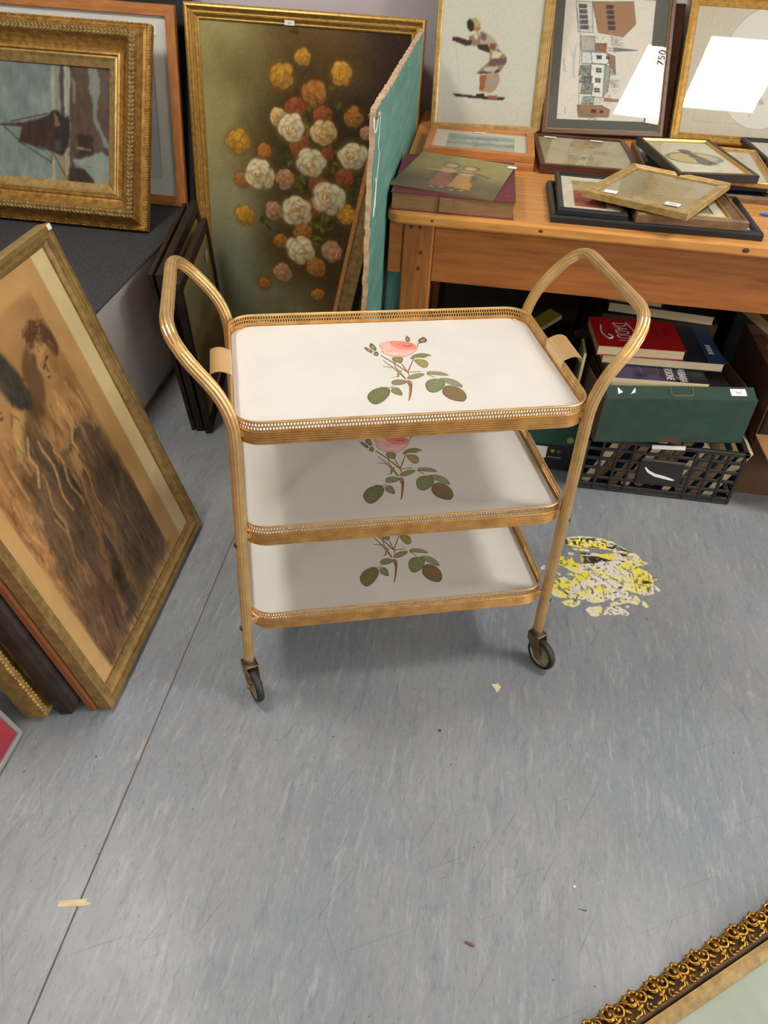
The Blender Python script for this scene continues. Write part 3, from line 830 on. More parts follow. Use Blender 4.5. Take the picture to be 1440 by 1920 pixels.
def picture(name, label, cat, M, w, h, rw, dep, prof='round', fm=None, art=None, artm=None, mount=None, mount_m=None,
            glass=True, lip=None, lip_m=None, inset=0.45, group=None, back_m=None, labels=(), fm_side=None):
    """frame with four mitred rails, backing, print, mount and glass; origin at the middle of the back bottom edge"""
    t = thing(name, label, cat, M, group)
    P = PROF[prof](rw, dep) if isinstance(prof, str) else prof
    for sd in 'brtl': rail(w, h, sd, P, (fm_side if fm_side and sd in 'lr' else fm), t)
    iw, ih = w - 2 * rw, h - 2 * rw; za = dep * inset
    if lip:
        for sd in 'brtl':
            o = rail(iw, ih, sd, [(-0.001, za - 0.001), (-0.001, za + lip * 0.8), (lip * 0.5, za + lip), (lip, za + lip * 0.3), (lip, za - 0.001)], lip_m or gold_line, t, 'inner_slip')
            o.location.y = rw
    MB().box(-iw / 2 - 0.004, iw / 2 + 0.004, rw - 0.004, h - rw + 0.004, za - 0.005, za - 0.0022).build('backing_board', back_m or backing, t)
    aw, ah, ax, ay = iw, ih, 0.0, rw
    if mount:
        l, r, tt, b = mount
        mb = MB(); rect_ring(mb, iw, ih, rw, l, r, tt, b, za); mb.build('mount', mount_m or mount_white, t)
        aw, ah = iw - l - r + 0.004, ih - tt - b + 0.004; ax = (l - r) / 2; ay = rw + b - 0.002
    if art is not None:
        cv = art(aw, ah)
        o = link('artwork', cv.mesh('artwork', artm or pm), t)
        o.location = (ax, ay, za - 0.0019 if mount else za - 0.001)
    if glass:
        MB().add([(-iw / 2 - .002, rw - .002, za + 0.0025), (iw / 2 + .002, rw - .002, za + 0.0025), (iw / 2 + .002, h - rw + .002, za + 0.0025), (-iw / 2 - .002, h - rw + .002, za + 0.0025)], [(0, 1, 2, 3)]).build('glass', gm, t)
    for (lx, ly, lw, lh, rot, txt, onrail) in labels:
        z = (dep + 0.0004) if onrail else za + 0.0031
        LM = Matrix.Translation((lx, ly, z)) @ Matrix.Rotation(math.radians(rot), 4, 'Z')
        q = MB().box(-lw / 2, lw / 2, -lh / 2, lh / 2, 0, 0.0003).build('price_label', paper_white, t); q.matrix_local = LM
        if txt: lettering(txt, lh * 0.62, ink, q, Matrix.Translation((0, -lh * 0.05, 0.0005)))
    return t

def lean_back(x, y, z, deg, yaw=0.0, roll=0.0):
    """leans its top towards the back wall (+y), faces the room"""
    t = math.radians(deg); a = math.radians(yaw)
    xd = Vector((math.cos(a), math.sin(a), 0)); up = Vector((-math.sin(a) * math.sin(t), math.cos(a) * math.sin(t), math.cos(t)))
    return basis((x, y, z), xd, up) @ Matrix.Rotation(math.radians(roll), 4, 'Z')
def lean_left(x, y, z, deg, yaw=0.0):
    """leans its top towards -x, faces +x; long axis along +y"""
    t = math.radians(deg); a = math.radians(yaw)
    xd = Vector((-math.sin(a), math.cos(a), 0)); up = Vector((-math.cos(a) * math.sin(t), -math.sin(a) * math.sin(t), math.cos(t)))
    return basis((x, y, z), xd, up)

# ---------------------------------------------------------------- artworks
rnd = random.Random(7)
FL = [(0.491,0.084,0.036,'Y'),(0.389,0.148,0.058,'Y'),(0.677,0.123,0.05,'Y'),(0.546,0.187,0.058,'O'),(0.458,0.237,0.048,'R'),(0.373,0.271,0.041,'C'),(0.44,0.3,0.066,'W'),(0.591,0.255,0.046,'R'),(0.6,0.308,0.059,'C'),(0.742,0.251,0.044,'O'),(0.815,0.298,0.033,'P'),(0.162,0.356,0.057,'Y'),(0.299,0.38,0.038,'O'),(0.474,0.355,0.049,'R'),(0.535,0.405,0.072,'W'),(0.618,0.376,0.034,'R'),(0.749,0.373,0.067,'W'),(0.269,0.46,0.074,'W'),(0.182,0.481,0.039,'O'),(0.401,0.468,0.046,'P'),(0.708,0.442,0.049,'R'),(0.575,0.477,0.046,'R'),(0.545,0.556,0.047,'R'),(0.63,0.519,0.081,'W'),(0.463,0.571,0.075,'W'),(0.344,0.579,0.048,'P'),(0.184,0.605,0.05,'Y'),(0.726,0.57,0.047,'Y'),(0.495,0.643,0.048,'O'),(0.375,0.684,0.04,'O'),(0.484,0.709,0.071,'W'),(0.649,0.704,0.056,'P'),(0.385,0.8,0.05,'P'),(0.566,0.771,0.049,'O'),(0.28,0.848,0.035,'O'),(0.581,0.873,0.037,'O')]
LV = [(0.514,0.264),(0.543,0.248),(0.409,0.417),(0.656,0.4),(0.47,0.489),(0.455,0.464),(0.614,0.62),(0.575,0.66),(0.734,0.498),(0.768,0.426),(0.666,0.354),(0.566,0.607),(0.659,0.197),(0.501,0.472),(0.439,0.485),(0.629,0.608),(0.529,0.286),(0.758,0.512),(0.582,0.606),(0.303,0.624),(0.424,0.397)]
PAL = {'Y': ((150, 92, 18), (206, 140, 34), (232, 182, 72)), 'O': ((124, 66, 18), (178, 108, 34), (212, 150, 72)), 'R': ((104, 46, 18), (148, 72, 30), (184, 104, 56)),
       'C': ((150, 104, 48), (216, 170, 98), (246, 216, 152)), 'W': ((150, 110, 54), (228, 198, 134), (252, 238, 196)), 'P': ((122, 72, 38), (190, 134, 88), (226, 184, 140))}
def art_flowers(w, h):
    c = Cv(w, h, 260, (112, 92, 46)); U, V = c.U, c.V; S = np.clip
    nz = vnoise(c.nx, c.ny, 5, 6, 3, 5) - 0.5; nz2 = vnoise(c.nx, c.ny, 3, 4, 9, 4) - 0.5
    c.blend(S(1.15 - U * 2.6 + nz * 0.7, 0, 1), (164, 152, 98))
    c.blend(S((V - 0.32) * 2.2, 0, 1) * S(1.1 - U * 2.0 + nz * 0.8, 0, 1), (136, 136, 112))
    c.blend(S((V - 0.66) * 2.6, 0, 1) * S(1.35 - U * 1.5 + nz * 0.9, 0, 1) * 0.9, (130, 130, 104))
    c.blend(S((U - 0.42) * 2.2 + nz2 * 0.9, 0, 1) * S(1.25 - V * 1.2, 0, 1), (60, 38, 20))
    c.blend(S((U - 0.62) * 2.6 + nz2, 0, 1) * S(1.05 - abs(V - 0.3) * 1.6, 0, 1), (44, 27, 18))
    c.blend(S((U - 0.25) * 3 + nz, 0, 1) * S((0.30 - V) * 4 + nz, 0, 1) * S((.85 - U) * 3, 0, 1) * 0.75, (118, 84, 34))
    c.ell(0.55, 0.42, 0.30, 0.44, 0, (62, 48, 18), 0.9, 0.8)
    c.ell(0.52, 0.72, 0.26, 0.22, 0, (70, 56, 22), 0.9, 0.75)
    c.ell(0.80, 0.80, 0.22, 0.3, 0, (66, 48, 20), 0.9, 0.7)
    c.A += nz[..., None] * 26 + nz2[..., None] * 14
    R = random.Random(11)
    for (u, v) in LV:
        for k in range(5):
            a = R.uniform(0, PI)
            c.ell(u + R.uniform(-.035, .035), v + R.uniform(-.03, .03), R.uniform(.014, .026), R.uniform(.006, .012), a, R.choice(((74, 76, 20), (98, 96, 26), (52, 54, 16), (122, 116, 38))), 0.6, 0.8)
    for k in range(60):
        a = R.uniform(0, 2 * PI); rr = R.random() ** .5
        c.ell(.54 + .22 * rr * math.cos(a), .5 + .3 * rr * math.sin(a), R.uniform(.012, .024), R.uniform(.006, .012), R.uniform(0, PI), R.choice(((60, 58, 18), (82, 78, 24), (46, 42, 14))), 0.7, 0.7)
    order = sorted(FL, key=lambda f: {'R': 0, 'O': 1, 'Y': 2, 'P': 3, 'C': 4, 'W': 5}[f[3]])
    for (u, v, r, ty) in order:
        dk, md, lt = PAL[ty]; r *= 1.05
        c.ell(u, v, r * 1.0, r * .95, 0, dk, 0.8, 0.75)
        a0 = R.uniform(0, 6); asp = R.uniform(.78, 1.0); tilt = R.uniform(0, PI)
        ox, oy = R.uniform(-.35, .35) * r, R.uniform(-.1, .4) * r
        for ring, (n, rad, pr, pw) in enumerate(((6, .62, .40, .44), (6, .56, .34, .36), (4, .30, .30, .30))):
            for k in range(n):
                a = a0 + 2 * PI * k / n + R.uniform(-.3, .3) + ring * .55
                rd = rad * r * R.uniform(.82, 1.15)
                f = R.uniform(0, 1); sh = 0.5 + 0.5 * math.cos(a - 4.2)
                col = [md[i] * (1 - f * .7) + lt[i] * f * .7 for i in range(3)]
                col = [x * (.74 + .26 * sh) for x in col]
                dx, dy = rd * math.cos(a), rd * math.sin(a) * asp
                pu, pv = u + ox * ring * .4 + dx, v + (oy * ring * .4 + dy) / c.a
                prr, pww = pr * r * R.uniform(.85, 1.15), pw * r * R.uniform(.8, 1.1)
                c.ell(pu, pv, prr * 1.1, pww * 1.12, a, [x * .62 for x in col], 0.5, 0.55)
                c.ell(pu + .03 * r, pv - .02 * r, prr, pww, a, col, 0.35, 0.9)
                c.ell(pu + prr * .5 * math.cos(a), pv + prr * .5 * math.sin(a) / c.a, prr * .4, pww * .85, a, lt, 0.9, (0.7 if ty in 'WC' else 0.4) * (.4 + .6 * sh))
        core = {'W': (214, 166, 104), 'C': (214, 146, 72), 'P': (200, 126, 66)}.get(ty, md)
        cu, cv_ = u + ox, v + oy / c.a
        c.ell(cu, cv_, r * .38, r * .34, tilt, core, 0.7, 0.8 if ty in 'WCP' else .45)
        for k in range(8):
            a = R.uniform(0, 6.3); q = R.uniform(.08, .30) * r
            c.ell(cu + q * math.cos(a), cv_ + q * math.sin(a) / c.a, r * R.uniform(.10, .18), r * .045, a + PI / 2, lt if k % 2 else [x * .7 for x in core], 0.5, 0.75)
    c.grain(5, 120, 120 * c.a, 21, 1)
    return c

SEP = {'hair1':[(0.431,0.104),(0.474,0.116),(0.493,0.153),(0.51,0.209),(0.513,0.261),(0.482,0.289),(0.418,0.278),(0.397,0.255),(0.391,0.23),(0.387,0.197),(0.327,0.175)],
 'face1':[(0.319,0.181),(0.364,0.191),(0.372,0.221),(0.362,0.257),(0.33,0.278),(0.297,0.272),(0.279,0.25),(0.285,0.217)],
 'neck1':[(0.236,0.238),(0.241,0.245),(0.21,0.265),(0.198,0.264)],
 'hair2':[(0.649,0.139),(0.709,0.129),(0.761,0.143),(0.791,0.182),(0.791,0.224),(0.759,0.245),(0.727,0.232),(0.731,0.196),(0.684,0.17),(0.636,0.178)],
 'face2':[(0.666,0.19),(0.726,0.199),(0.735,0.235),(0.732,0.263),(0.687,0.293),(0.633,0.294),(0.625,0.266),(0.622,0.228)],
 'shade2':[(0.612,0.156),(0.649,0.202),(0.621,0.237),(0.599,0.284),(0.521,0.335),(0.457,0.33),(0.43,0.293),(0.5,0.269),(0.526,0.221)],
 'neck2':[(0.612,0.275),(0.649,0.301),(0.648,0.344),(0.713,0.409),(0.673,0.417),(0.59,0.382),(0.485,0.367),(0.564,0.307)],
 'blous':[(0.498,0.359),(0.57,0.378),(0.605,0.425),(0.529,0.439),(0.473,0.442),(0.463,0.406)],
 'darkA':[(0.388,0.306),(0.427,0.349),(0.465,0.397),(0.469,0.444),(0.47,0.513),(0.398,0.525),(0.349,0.457),(0.32,0.421),(0.333,0.389),(0.311,0.358)],
 'darkB':[(0.572,0.394),(0.685,0.427),(0.738,0.468),(0.764,0.491),(0.735,0.51),(0.682,0.495),(0.66,0.462),(0.6,0.464),(0.544,0.447)],
 'darkC':[(0.715,0.522),(0.729,0.573),(0.759,0.658),(0.79,0.748),(0.83,0.816),(0.662,0.718),(0.545,0.65),(0.578,0.571),(0.643,0.529)],
 'light1':[(0.389,0.26),(0.429,0.279),(0.407,0.301),(0.345,0.327),(0.295,0.369),(0.286,0.345),(0.337,0.296)],
 'light2':[(0.509,0.47),(0.591,0.47),(0.595,0.504),(0.515,0.537),(0.467,0.532)],
 'darkD':[(0.245,0.403),(0.381,0.478),(0.451,0.551),(0.447,0.629),(0.424,0.693),(0.374,0.735),(0.276,0.701),(0.212,0.705),(0.181,0.672),(0.191,0.603),(0.195,0.55),(0.214,0.48)],
 'darkE':[(0.543,0.568),(0.776,0.696),(0.821,0.786),(0.777,0.951),(0.528,0.966),(0.451,0.966),(0.465,0.867),(0.472,0.755),(0.495,0.658)],
 'darkF':[(0.432,0.698),(0.455,0.744),(0.443,0.826),(0.403,0.884),(0.413,0.966),(0.307,0.976),(0.332,0.906),(0.364,0.823),(0.39,0.745)],
 'lightD':[(0.486,0.537),(0.514,0.586),(0.462,0.669),(0.42,0.746),(0.379,0.834),(0.336,0.936),(0.305,0.934),(0.344,0.835),(0.379,0.732),(0.428,0.642)],
 'lightE':[(0.559,0.648),(0.539,0.734),(0.506,0.842),(0.484,0.969),(0.421,0.973),(0.428,0.868),(0.462,0.761),(0.501,0.674)],
 'lightF':[(0.607,0.712),(0.601,0.805),(0.612,0.878),(0.617,0.972),(0.587,0.965),(0.574,0.867),(0.579,0.785)],
 'tr1':[(0.135,0.64),(0.252,0.643),(0.216,0.648),(0.129,0.653)],
 'mudA':[(0.226,0.752),(0.308,0.797),(0.315,0.854),(0.304,0.967),(0.097,0.992),(0.081,0.883),(0.125,0.789)]}
def art_sepia(w, h):
    """old brown print of two women in draped dresses"""
    c = Cv(w, h, 200, (206, 160, 102)); D = SEP; S = np.clip
    c.poly([(0, 0), (.9, 0), (.9, .99), (0, .99)], (198, 148, 88))
    pr = [(-.01, .055), (.80, .07), (.785, .955), (.07, .992), (-.01, .98)]
    c.poly(pr, (176, 128, 78), 0.92)
    n = vnoise(c.nx, c.ny, 6, 9, 4, 5); m = np.zeros_like(n)
    inside = (c.U < .80) & (c.V > .06) & (c.V < .985)
    c.blend(inside * S((.42 - abs(c.U - .35)) * 2.0, 0, 1) * S((.42 - c.V) * 3 + n - .5, 0, 1) * .6, (190, 142, 84))
    c.blend(inside * S((.4 - c.U) * 3, 0, 1) * S((c.V - .25) * 4, 0, 1) * S((.75 - c.V) * 4, 0, 1) * .7, (176, 116, 66))
    c.blend(inside * S((c.V - .7) * 3 + n - .5, 0, 1) * .5, (104, 74, 50))
    c.poly([(.40, .30), (.62, .33), (.76, .44), (.80, .60), (.79, .95), (.08, .99), (.06, .86), (.14, .66), (.16, .50), (.24, .36)], (134, 98, 64), .85, .05, 61)
    c.poly([(.48, .40), (.74, .46), (.79, .66), (.78, .95), (.30, .98), (.26, .80), (.34, .58)], (112, 82, 58), .7, .05, 63)
    c.blur(7)
    dk = (78, 60, 48); md = (110, 82, 54); lt = (216, 170, 106); bk = (58, 50, 44)
    for k, col, al, wb in (('darkE', (96, 74, 58), .6, .05), ('darkD', (88, 68, 50), .6, .05), ('darkF', bk, .65, .03), ('darkC', (90, 68, 50), .65, .05), ('mudA', (112, 78, 56), .7, .03),
                           ('lightE', (134, 98, 58), .8, .02), ('lightD', (152, 112, 64), .8, .02), ('lightF', (128, 94, 60), .7, .015),
                           ('shade2', (106, 72, 42), .85, .02), ('hair1', bk, .92, .015), ('face1', (178, 128, 76), .95, .006), ('neck1', (186, 134, 80), .9, 0), ('neck2', (188, 138, 80), .9, .01),
                           ('hair2', (104, 68, 40), .92, .012), ('face2', (186, 136, 80), .95, .006), ('darkA', dk, .75, .04), ('darkB', dk, .75, .04),
                           ('light1', lt, .85, .012), ('light2', (196, 148, 88), .75, .02), ('blous', (184, 134, 78), .8, .02), ('tr1', dk, .7, .01)):
        c.poly(D[k], col, al, wb, len(k) * 7)
    c.blur(3)
    R = random.Random(5)
    for k in range(1100):                                        # loose crayon strokes over the dresses
        u = R.uniform(.05, .76); v = R.uniform(.30, .96); ln = R.uniform(.015, .08); a = R.gauss(1.75, .35)
        ju, jv = min(c.nx - 1, int(u * c.nx)), min(c.ny - 1, int(v * c.ny)); b0 = c.A[jv, ju]
        f = R.choice((.72, .82, 1.14, 1.24))
        col = np.clip(b0 * f, 34, 226)
        c.line([(u, v), (u + ln * math.cos(a) * .8, v + ln * math.sin(a))], R.uniform(.003, .016), col, R.uniform(.25, .65))
    for (u, v, ln, a, wd, col) in ((.42, .37, .22, 1.9, .012, (198, 148, 88)), (.46, .42, .18, 1.75, .009, (206, 158, 96)), (.36, .34, .14, 2.2, .012, (206, 158, 98)), (.56, .46, .2, 1.8, .008, (190, 142, 86)), (.62, .40, .12, 2.4, .014, (196, 146, 88)), (.33, .44, .2, 1.95, .01, (178, 128, 76)), (.50, .60, .3, 1.85, .01, (160, 118, 70)), (.66, .62, .3, 1.8, .007, (140, 104, 66)), (.28, .55, .2, 1.8, .008, (172, 124, 72))):
        pts = [(u + math.cos(a) * ln * q * .7 + .012 * math.sin(q * 9 + u * 40), v + math.sin(a) * ln * q) for q in [i / 8 for i in range(9)]]
        c.line(pts, wd, col, .75)
    # heads: hair, shaded side of each face, eyes, nose and mouth
    c.poly(SEP['hair2'], (92, 60, 36), .8, .014, 3); c.poly(SEP['face2'], (196, 146, 88), .8, .004, 1); c.ell(.715, .245, .028, .05, .3, (150, 104, 60), .7, .7)
    for (u, v, a) in ((.690, .228, -.3), (.656, .240, -.3)): c.ell(u, v, .016, .007, a, (84, 56, 36), .6, .85); c.line([(u - .018, v - .008), (u + .018, v - .013)], .005, (104, 70, 44), .5)
    c.ell(.648, .270, .014, .005, .3, (112, 60, 40), .5, .9); c.line([(.672, .232), (.658, .256), (.668, .259)], .006, (120, 78, 48), .9)
    c.poly(SEP['face1'], (186, 136, 82), .8, .004, 2)
    for (u, v) in ((.352, .212), (.318, .222)): c.ell(u, v, .016, .007, -.3, (80, 54, 36), .6, .85)
    c.ell(.316, .254, .013, .005, .2, (108, 60, 40), .5, .9); c.line([(.334, .218), (.322, .240), (.332, .243)], .006, (118, 78, 48), .9)
    for k in range(60):
        u = R.uniform(.62, .79); v = R.uniform(.125, .20); c.line([(u, v), (u + R.uniform(-.035, .035), v + R.uniform(-.012, .02))], .005, R.choice(((200, 150, 90), (66, 44, 28), (128, 86, 50))), .55)
    for k in range(50):
        u = R.uniform(.36, .51); v = R.uniform(.11, .27); c.line([(u, v), (u + R.uniform(-.03, .03), v + R.uniform(0, .03))], .006, R.choice(((40, 34, 30), (84, 62, 44))), .5)
    c.A += (n[..., None] - .5) * 34
    c.poly([(.80, .06), (.9, .06), (.9, .985), (.785, .955)], (204, 156, 96)); c.poly([(0, 0), (.9, 0), (.9, .06), (0, .055)], (208, 160, 100))
    c.poly([(0, 0), (.088, 0), (.082, 1), (0, 1)], (210, 164, 104))
    c.poly([(.9, 0), (1, 0), (1, 1), (.9, 1)], (232, 206, 152)); c.grain(6, 20, 30, 8)
    return c

def zmap(lx0, lx1, rx0, rx1, y0, y1, v0, v1):
    """corner positions at the foot (y0) and head (y1) of a picture -> (u, v)"""
    def f(p):
        x, y = p; q = (y - y0) / (y1 - y0)
        l = lx0 + (lx1 - lx0) * q; r = rx0 + (rx1 - rx0) * q
        return ((x - l) / (r - l), v0 + (v1 - v0) * q)
    return f
def art_ship(w, h):
    c = Cv(w, h, 150, (120, 134, 126))
    f = lambda p: (1 - (870 - p[0]) / 870 * .74, (p[1] - 582) / 850)
    P = lambda pts, col, al=1, wob=0: c.poly([f(p) for p in pts], col, al, wob, len(pts))
    n = vnoise(c.nx, c.ny, 14, 5, 2, 5) - .5
    c.A += n[..., None] * 50
    P([(395, 560), (425, 560), (420, 1460), (390, 1460)], (176, 168, 128), .75, .01)
    P([(425, 560), (470, 560), (470, 1460), (420, 1460)], (128, 134, 122), .8)
    P([(462, 560), (498, 560), (500, 1000), (465, 1000)], (66, 52, 44), .9, .008)
    P([(498, 560), (550, 560), (545, 820), (520, 930), (500, 930)], (172, 172, 150), .85, .01)
    P([(470, 1180), (540, 1180), (540, 1460), (460, 1460)], (150, 122, 88), .8, .01)
    P([(510, 1180), (545, 1180), (545, 1460), (510, 1460)], (156, 164, 148), .8, .01)
    P([(545, 560), (900, 560), (900, 1480), (540, 1480)], (84, 66, 52), 1, .012)
    P([(705, 560), (770, 560), (780, 700), (770, 900), (800, 1060), (880, 1130), (880, 1200), (800, 1110), (740, 960), (700, 760)], (128, 138, 130), .9, .03)
    P([(800, 620), (880, 600), (880, 900), (820, 860)], (92, 78, 64), .8, .03)
    P([(580, 1260), (700, 1225), (800, 1180), (880, 1230), (880, 1480), (740, 1440), (690, 1330), (650, 1320), (600, 1340)], (140, 152, 140), .92, .03)
    P([(540, 1330), (660, 1330), (740, 1400), (760, 1460), (540, 1460)], (56, 42, 38), .9, .02)
    P([(600, 1060), (730, 1080), (740, 1220), (600, 1250)], (52, 36, 30), .85, .02)
    P([(600, 1165), (720, 1180), (720, 1190), (600, 1180)], (176, 164, 140), .8)
    P([(555, 660), (590, 700), (590, 850), (570, 850)], (140, 142, 128), .7, .01)
    P([(360, 960), (400, 905), (440, 905), (500, 960), (535, 940), (540, 1000), (535, 1160), (480, 1245), (400, 1225), (410, 1050)], (48, 36, 31), 1, .006)
    P([(-60, 1048), (150, 1022), (290, 985), (360, 950), (420, 1040), (410, 1225), (300, 1195), (120, 1165), (150, 1052)], (62, 42, 33), 1, .004)
    P([(400, 920), (440, 960), (460, 1020), (420, 1030)], (132, 112, 70), .9, .01)
    P([(420, 1130), (480, 1120), (490, 1200), (430, 1220)], (70, 72, 74), .7, .02)
    for a in ([(-60, 1052), (420, 1040)], [(120, 1165), (390, 1300)], [(60, 1020), (360, 940)], [(410, 1240), (530, 1430)], [(0, 1060), (130, 1160)], [(150, 1160), (330, 1215)], [(400, 1230), (385, 1310)]):
        c.line([f(p) for p in a], .006, (66, 46, 36), .9)
    c.A += (vnoise(c.nx, c.ny, 40, 12, 5, 3)[..., None] - .5) * 24
    return c

def art_figure(w, h):
    c = Cv(w, h, 150, (206, 202, 186)); c.grain(7, 90, 110, 3, 2)
    g = zmap(500, 590, 1135, 1240, 915, 0, 1.0, 0.245)
    P = lambda pts, col, al=1: c.poly([g(p) for p in pts], col, al)
    P([(612, 685), (720, 695), (850, 700), (968, 700), (950, 724), (800, 718), (640, 708)], (58, 42, 34))
    P([(780, 684), (830, 676), (832, 702), (775, 704)], (52, 38, 32)); P([(850, 690), (915, 684), (920, 715), (850, 715)], (150, 104, 70))
    P([(805, 540), (930, 515), (938, 575), (905, 650), (870, 672), (797, 660), (805, 590)], (176, 146, 112)); P([(805, 545), (850, 535), (830, 650), (800, 655)], (150, 96, 56)); P([(860, 560), (920, 560), (890, 640), (850, 620)], (158, 152, 140))
    P([(875, 360), (930, 335), (985, 395), (985, 432), (940, 505), (860, 522), (782, 528), (870, 430)], (146, 124, 108)); P([(880, 420), (985, 400), (975, 450), (860, 470)], (106, 84, 74)); P([(790, 520), (940, 490), (930, 515), (800, 530)], (72, 54, 44))
    P([(895, 350), (960, 370), (930, 410), (885, 410)], (214, 198, 166)); P([(830, 480), (930, 470), (900, 520), (840, 510)], (216, 204, 180), .7)
    P([(790, 225), (840, 212), (890, 250), (930, 300), (932, 332), (890, 362), (870, 372), (795, 340), (800, 300)], (178, 162, 138)); P([(820, 220), (860, 240), (850, 290), (815, 270)], (112, 96, 88)); P([(880, 300), (925, 305), (905, 355), (870, 340)], (132, 82, 52))
    P([(793, 315), (862, 308), (882, 372), (800, 346)], (58, 42, 34))
    P([(740, 260), (790, 235), (822, 262), (810, 312), (770, 332), (745, 295)], (146, 118, 100)); P([(770, 240), (800, 238), (800, 280), (780, 270)], (212, 196, 170))
    P([(633, 268), (662, 264), (740, 287), (765, 282), (755, 322), (720, 327), (660, 302), (633, 292)], (66, 44, 36))
    P([(770, 180), (818, 165), (820, 200), (800, 222), (780, 215)], (176, 112, 62)); P([(752, 130), (790, 122), (818, 150), (818, 190), (775, 190)], (172, 160, 106))
    P([(733, 152), (755, 130), (777, 160), (777, 215), (748, 222), (733, 196)], (42, 32, 28))
    for q in ([(655, 300), (668, 660)], ): c.line([g(p) for p in q], .003, (170, 164, 140), .5)
    return c

def art_town(w, h):
    c = Cv(w, h, 190, (218, 210, 196)); c.grain(5, 40, 60, 3, 2)
    g = zmap(220, 303, 707, 828, 728, 0, 1.0, 0.20)
    P = lambda pts, col, al=1, wob=.004: c.poly([g(p) for p in pts], col, al, wob, len(pts))
    R = random.Random(3); K = (62, 56, 54)
    Ln = lambda pts, wd=.004, col=K, al=.85: c.line([g(p) for p in pts], wd, col, al)
    P([(320, 130), (345, 240), (385, 90), (350, 300), (345, 420), (330, 400), (340, 260)], (170, 176, 180), .6)
    def quad(pts, col):
        P(pts, col); Ln(list(pts) + [pts[0]])
    quad([(385, -150), (480, -150), (470, 70), (385, 70)], (206, 202, 192)); quad([(480, -150), (720, -160), (720, 0), (640, 95), (500, 70)], (160, 122, 92))
    for y in range(-130, 60, 38):
        quad([(400, y), (445, y), (443, y + 26), (400, y + 26)], (96, 88, 82)); quad([(560, y), (600, y), (598, y + 24), (558, y + 24)], (72, 64, 60))
    quad([(395, 100), (480, 100), (470, 208), (393, 205)], (178, 172, 160)); quad([(480, 148), (542, 150), (535, 210), (475, 210)], (146, 104, 76))
    quad([(395, 215), (450, 215), (450, 300), (390, 300)], (210, 208, 202)); quad([(450, 215), (535, 215), (575, 250), (530, 300), (450, 295)], (224, 222, 216)); quad([(540, 220), (582, 240), (575, 370), (548, 312)], (150, 116, 92))
    quad([(440, 300), (522, 303), (490, 550), (430, 545)], (224, 222, 216)); quad([(522, 303), (552, 320), (522, 500), (490, 550)], (154, 164, 146))
    for y in (345, 420, 495):
        x = 484 - (y - 345) * .14; quad([(x - 14, y - 14), (x + 14, y - 14), (x + 12, y + 14), (x - 15, y + 14)], (70, 64, 62)); Ln([(x, y - 14), (x, y + 14)], .004, (220, 216, 208)); Ln([(x - 14, y), (x + 14, y)], .004, (220, 216, 208))
    quad([(480, 238), (506, 238), (505, 262), (480, 262)], (80, 72, 70)); quad([(535, 240), (552, 246), (548, 262), (532, 258)], (90, 80, 76))
    for y0, y1, col in ((315, 385, (128, 132, 120)), (395, 442, (104, 104, 100)), (450, 525, (140, 140, 128)), (548, 602, (150, 166, 146))):
        quad([(385, y0), (445, y0 - 4), (432, y1), (368, y1)], col)
        for k in range(26): Ln([(R.uniform(372, 435), R.uniform(y0, y1)), (R.uniform(372, 435), R.uniform(y0, y1))], .003, R.choice((K, (210, 206, 198), (110, 130, 104))), .6)
    quad([(345, 612), (480, 608), (522, 640), (510, 694), (350, 702)], (158, 118, 86)); quad([(420, 640), (446, 640), (444, 664), (418, 664)], (60, 54, 50)); quad([(468, 646), (486, 648), (484, 664), (466, 662)], (60, 54, 50)); quad([(498, 552), (576, 560), (572, 576), (496, 574)], (168, 124, 86))
    P([(582, 172), (714, 190), (582, 208)], (120, 116, 118), .8); Ln([(545, 180), (714, 190)]); Ln([(545, 200), (714, 190)]); Ln([(580, 165), (580, 212)])
    for cx, cy, s in ((600, 130, 40), (565, 440, 34), (560, 360, 20), (420, 690, 30), (360, 660, 24)):
        for k in range(40): Ln([(cx + R.uniform(-1, 1) * s, cy + R.uniform(-1, 1) * s), (cx + R.uniform(-1, 1) * s, cy + R.uniform(-1, 1) * s)], .0025, (120, 116, 108), .45)
    for k in range(160): 
        x = R.uniform(385, 580); y = R.uniform(-120, 600); Ln([(x, y), (x + R.uniform(-18, 18), y + R.uniform(-30, 30))], .0025, K, .45)
    Ln([(345, 700), (395, 100), (385, -100)], .004, K, .7)
    for k in range(14): Ln([(292 + R.uniform(-6, 6), 270 + k * 7), (292 + R.uniform(-6, 6), 277 + k * 7)], .003, (96, 90, 92), .8)
    for k in range(6): Ln([(276 + R.uniform(-4, 4), 628 + k * 8), (276 + R.uniform(-4, 4), 636 + k * 8)], .003, (96, 90, 92), .8)
    return c

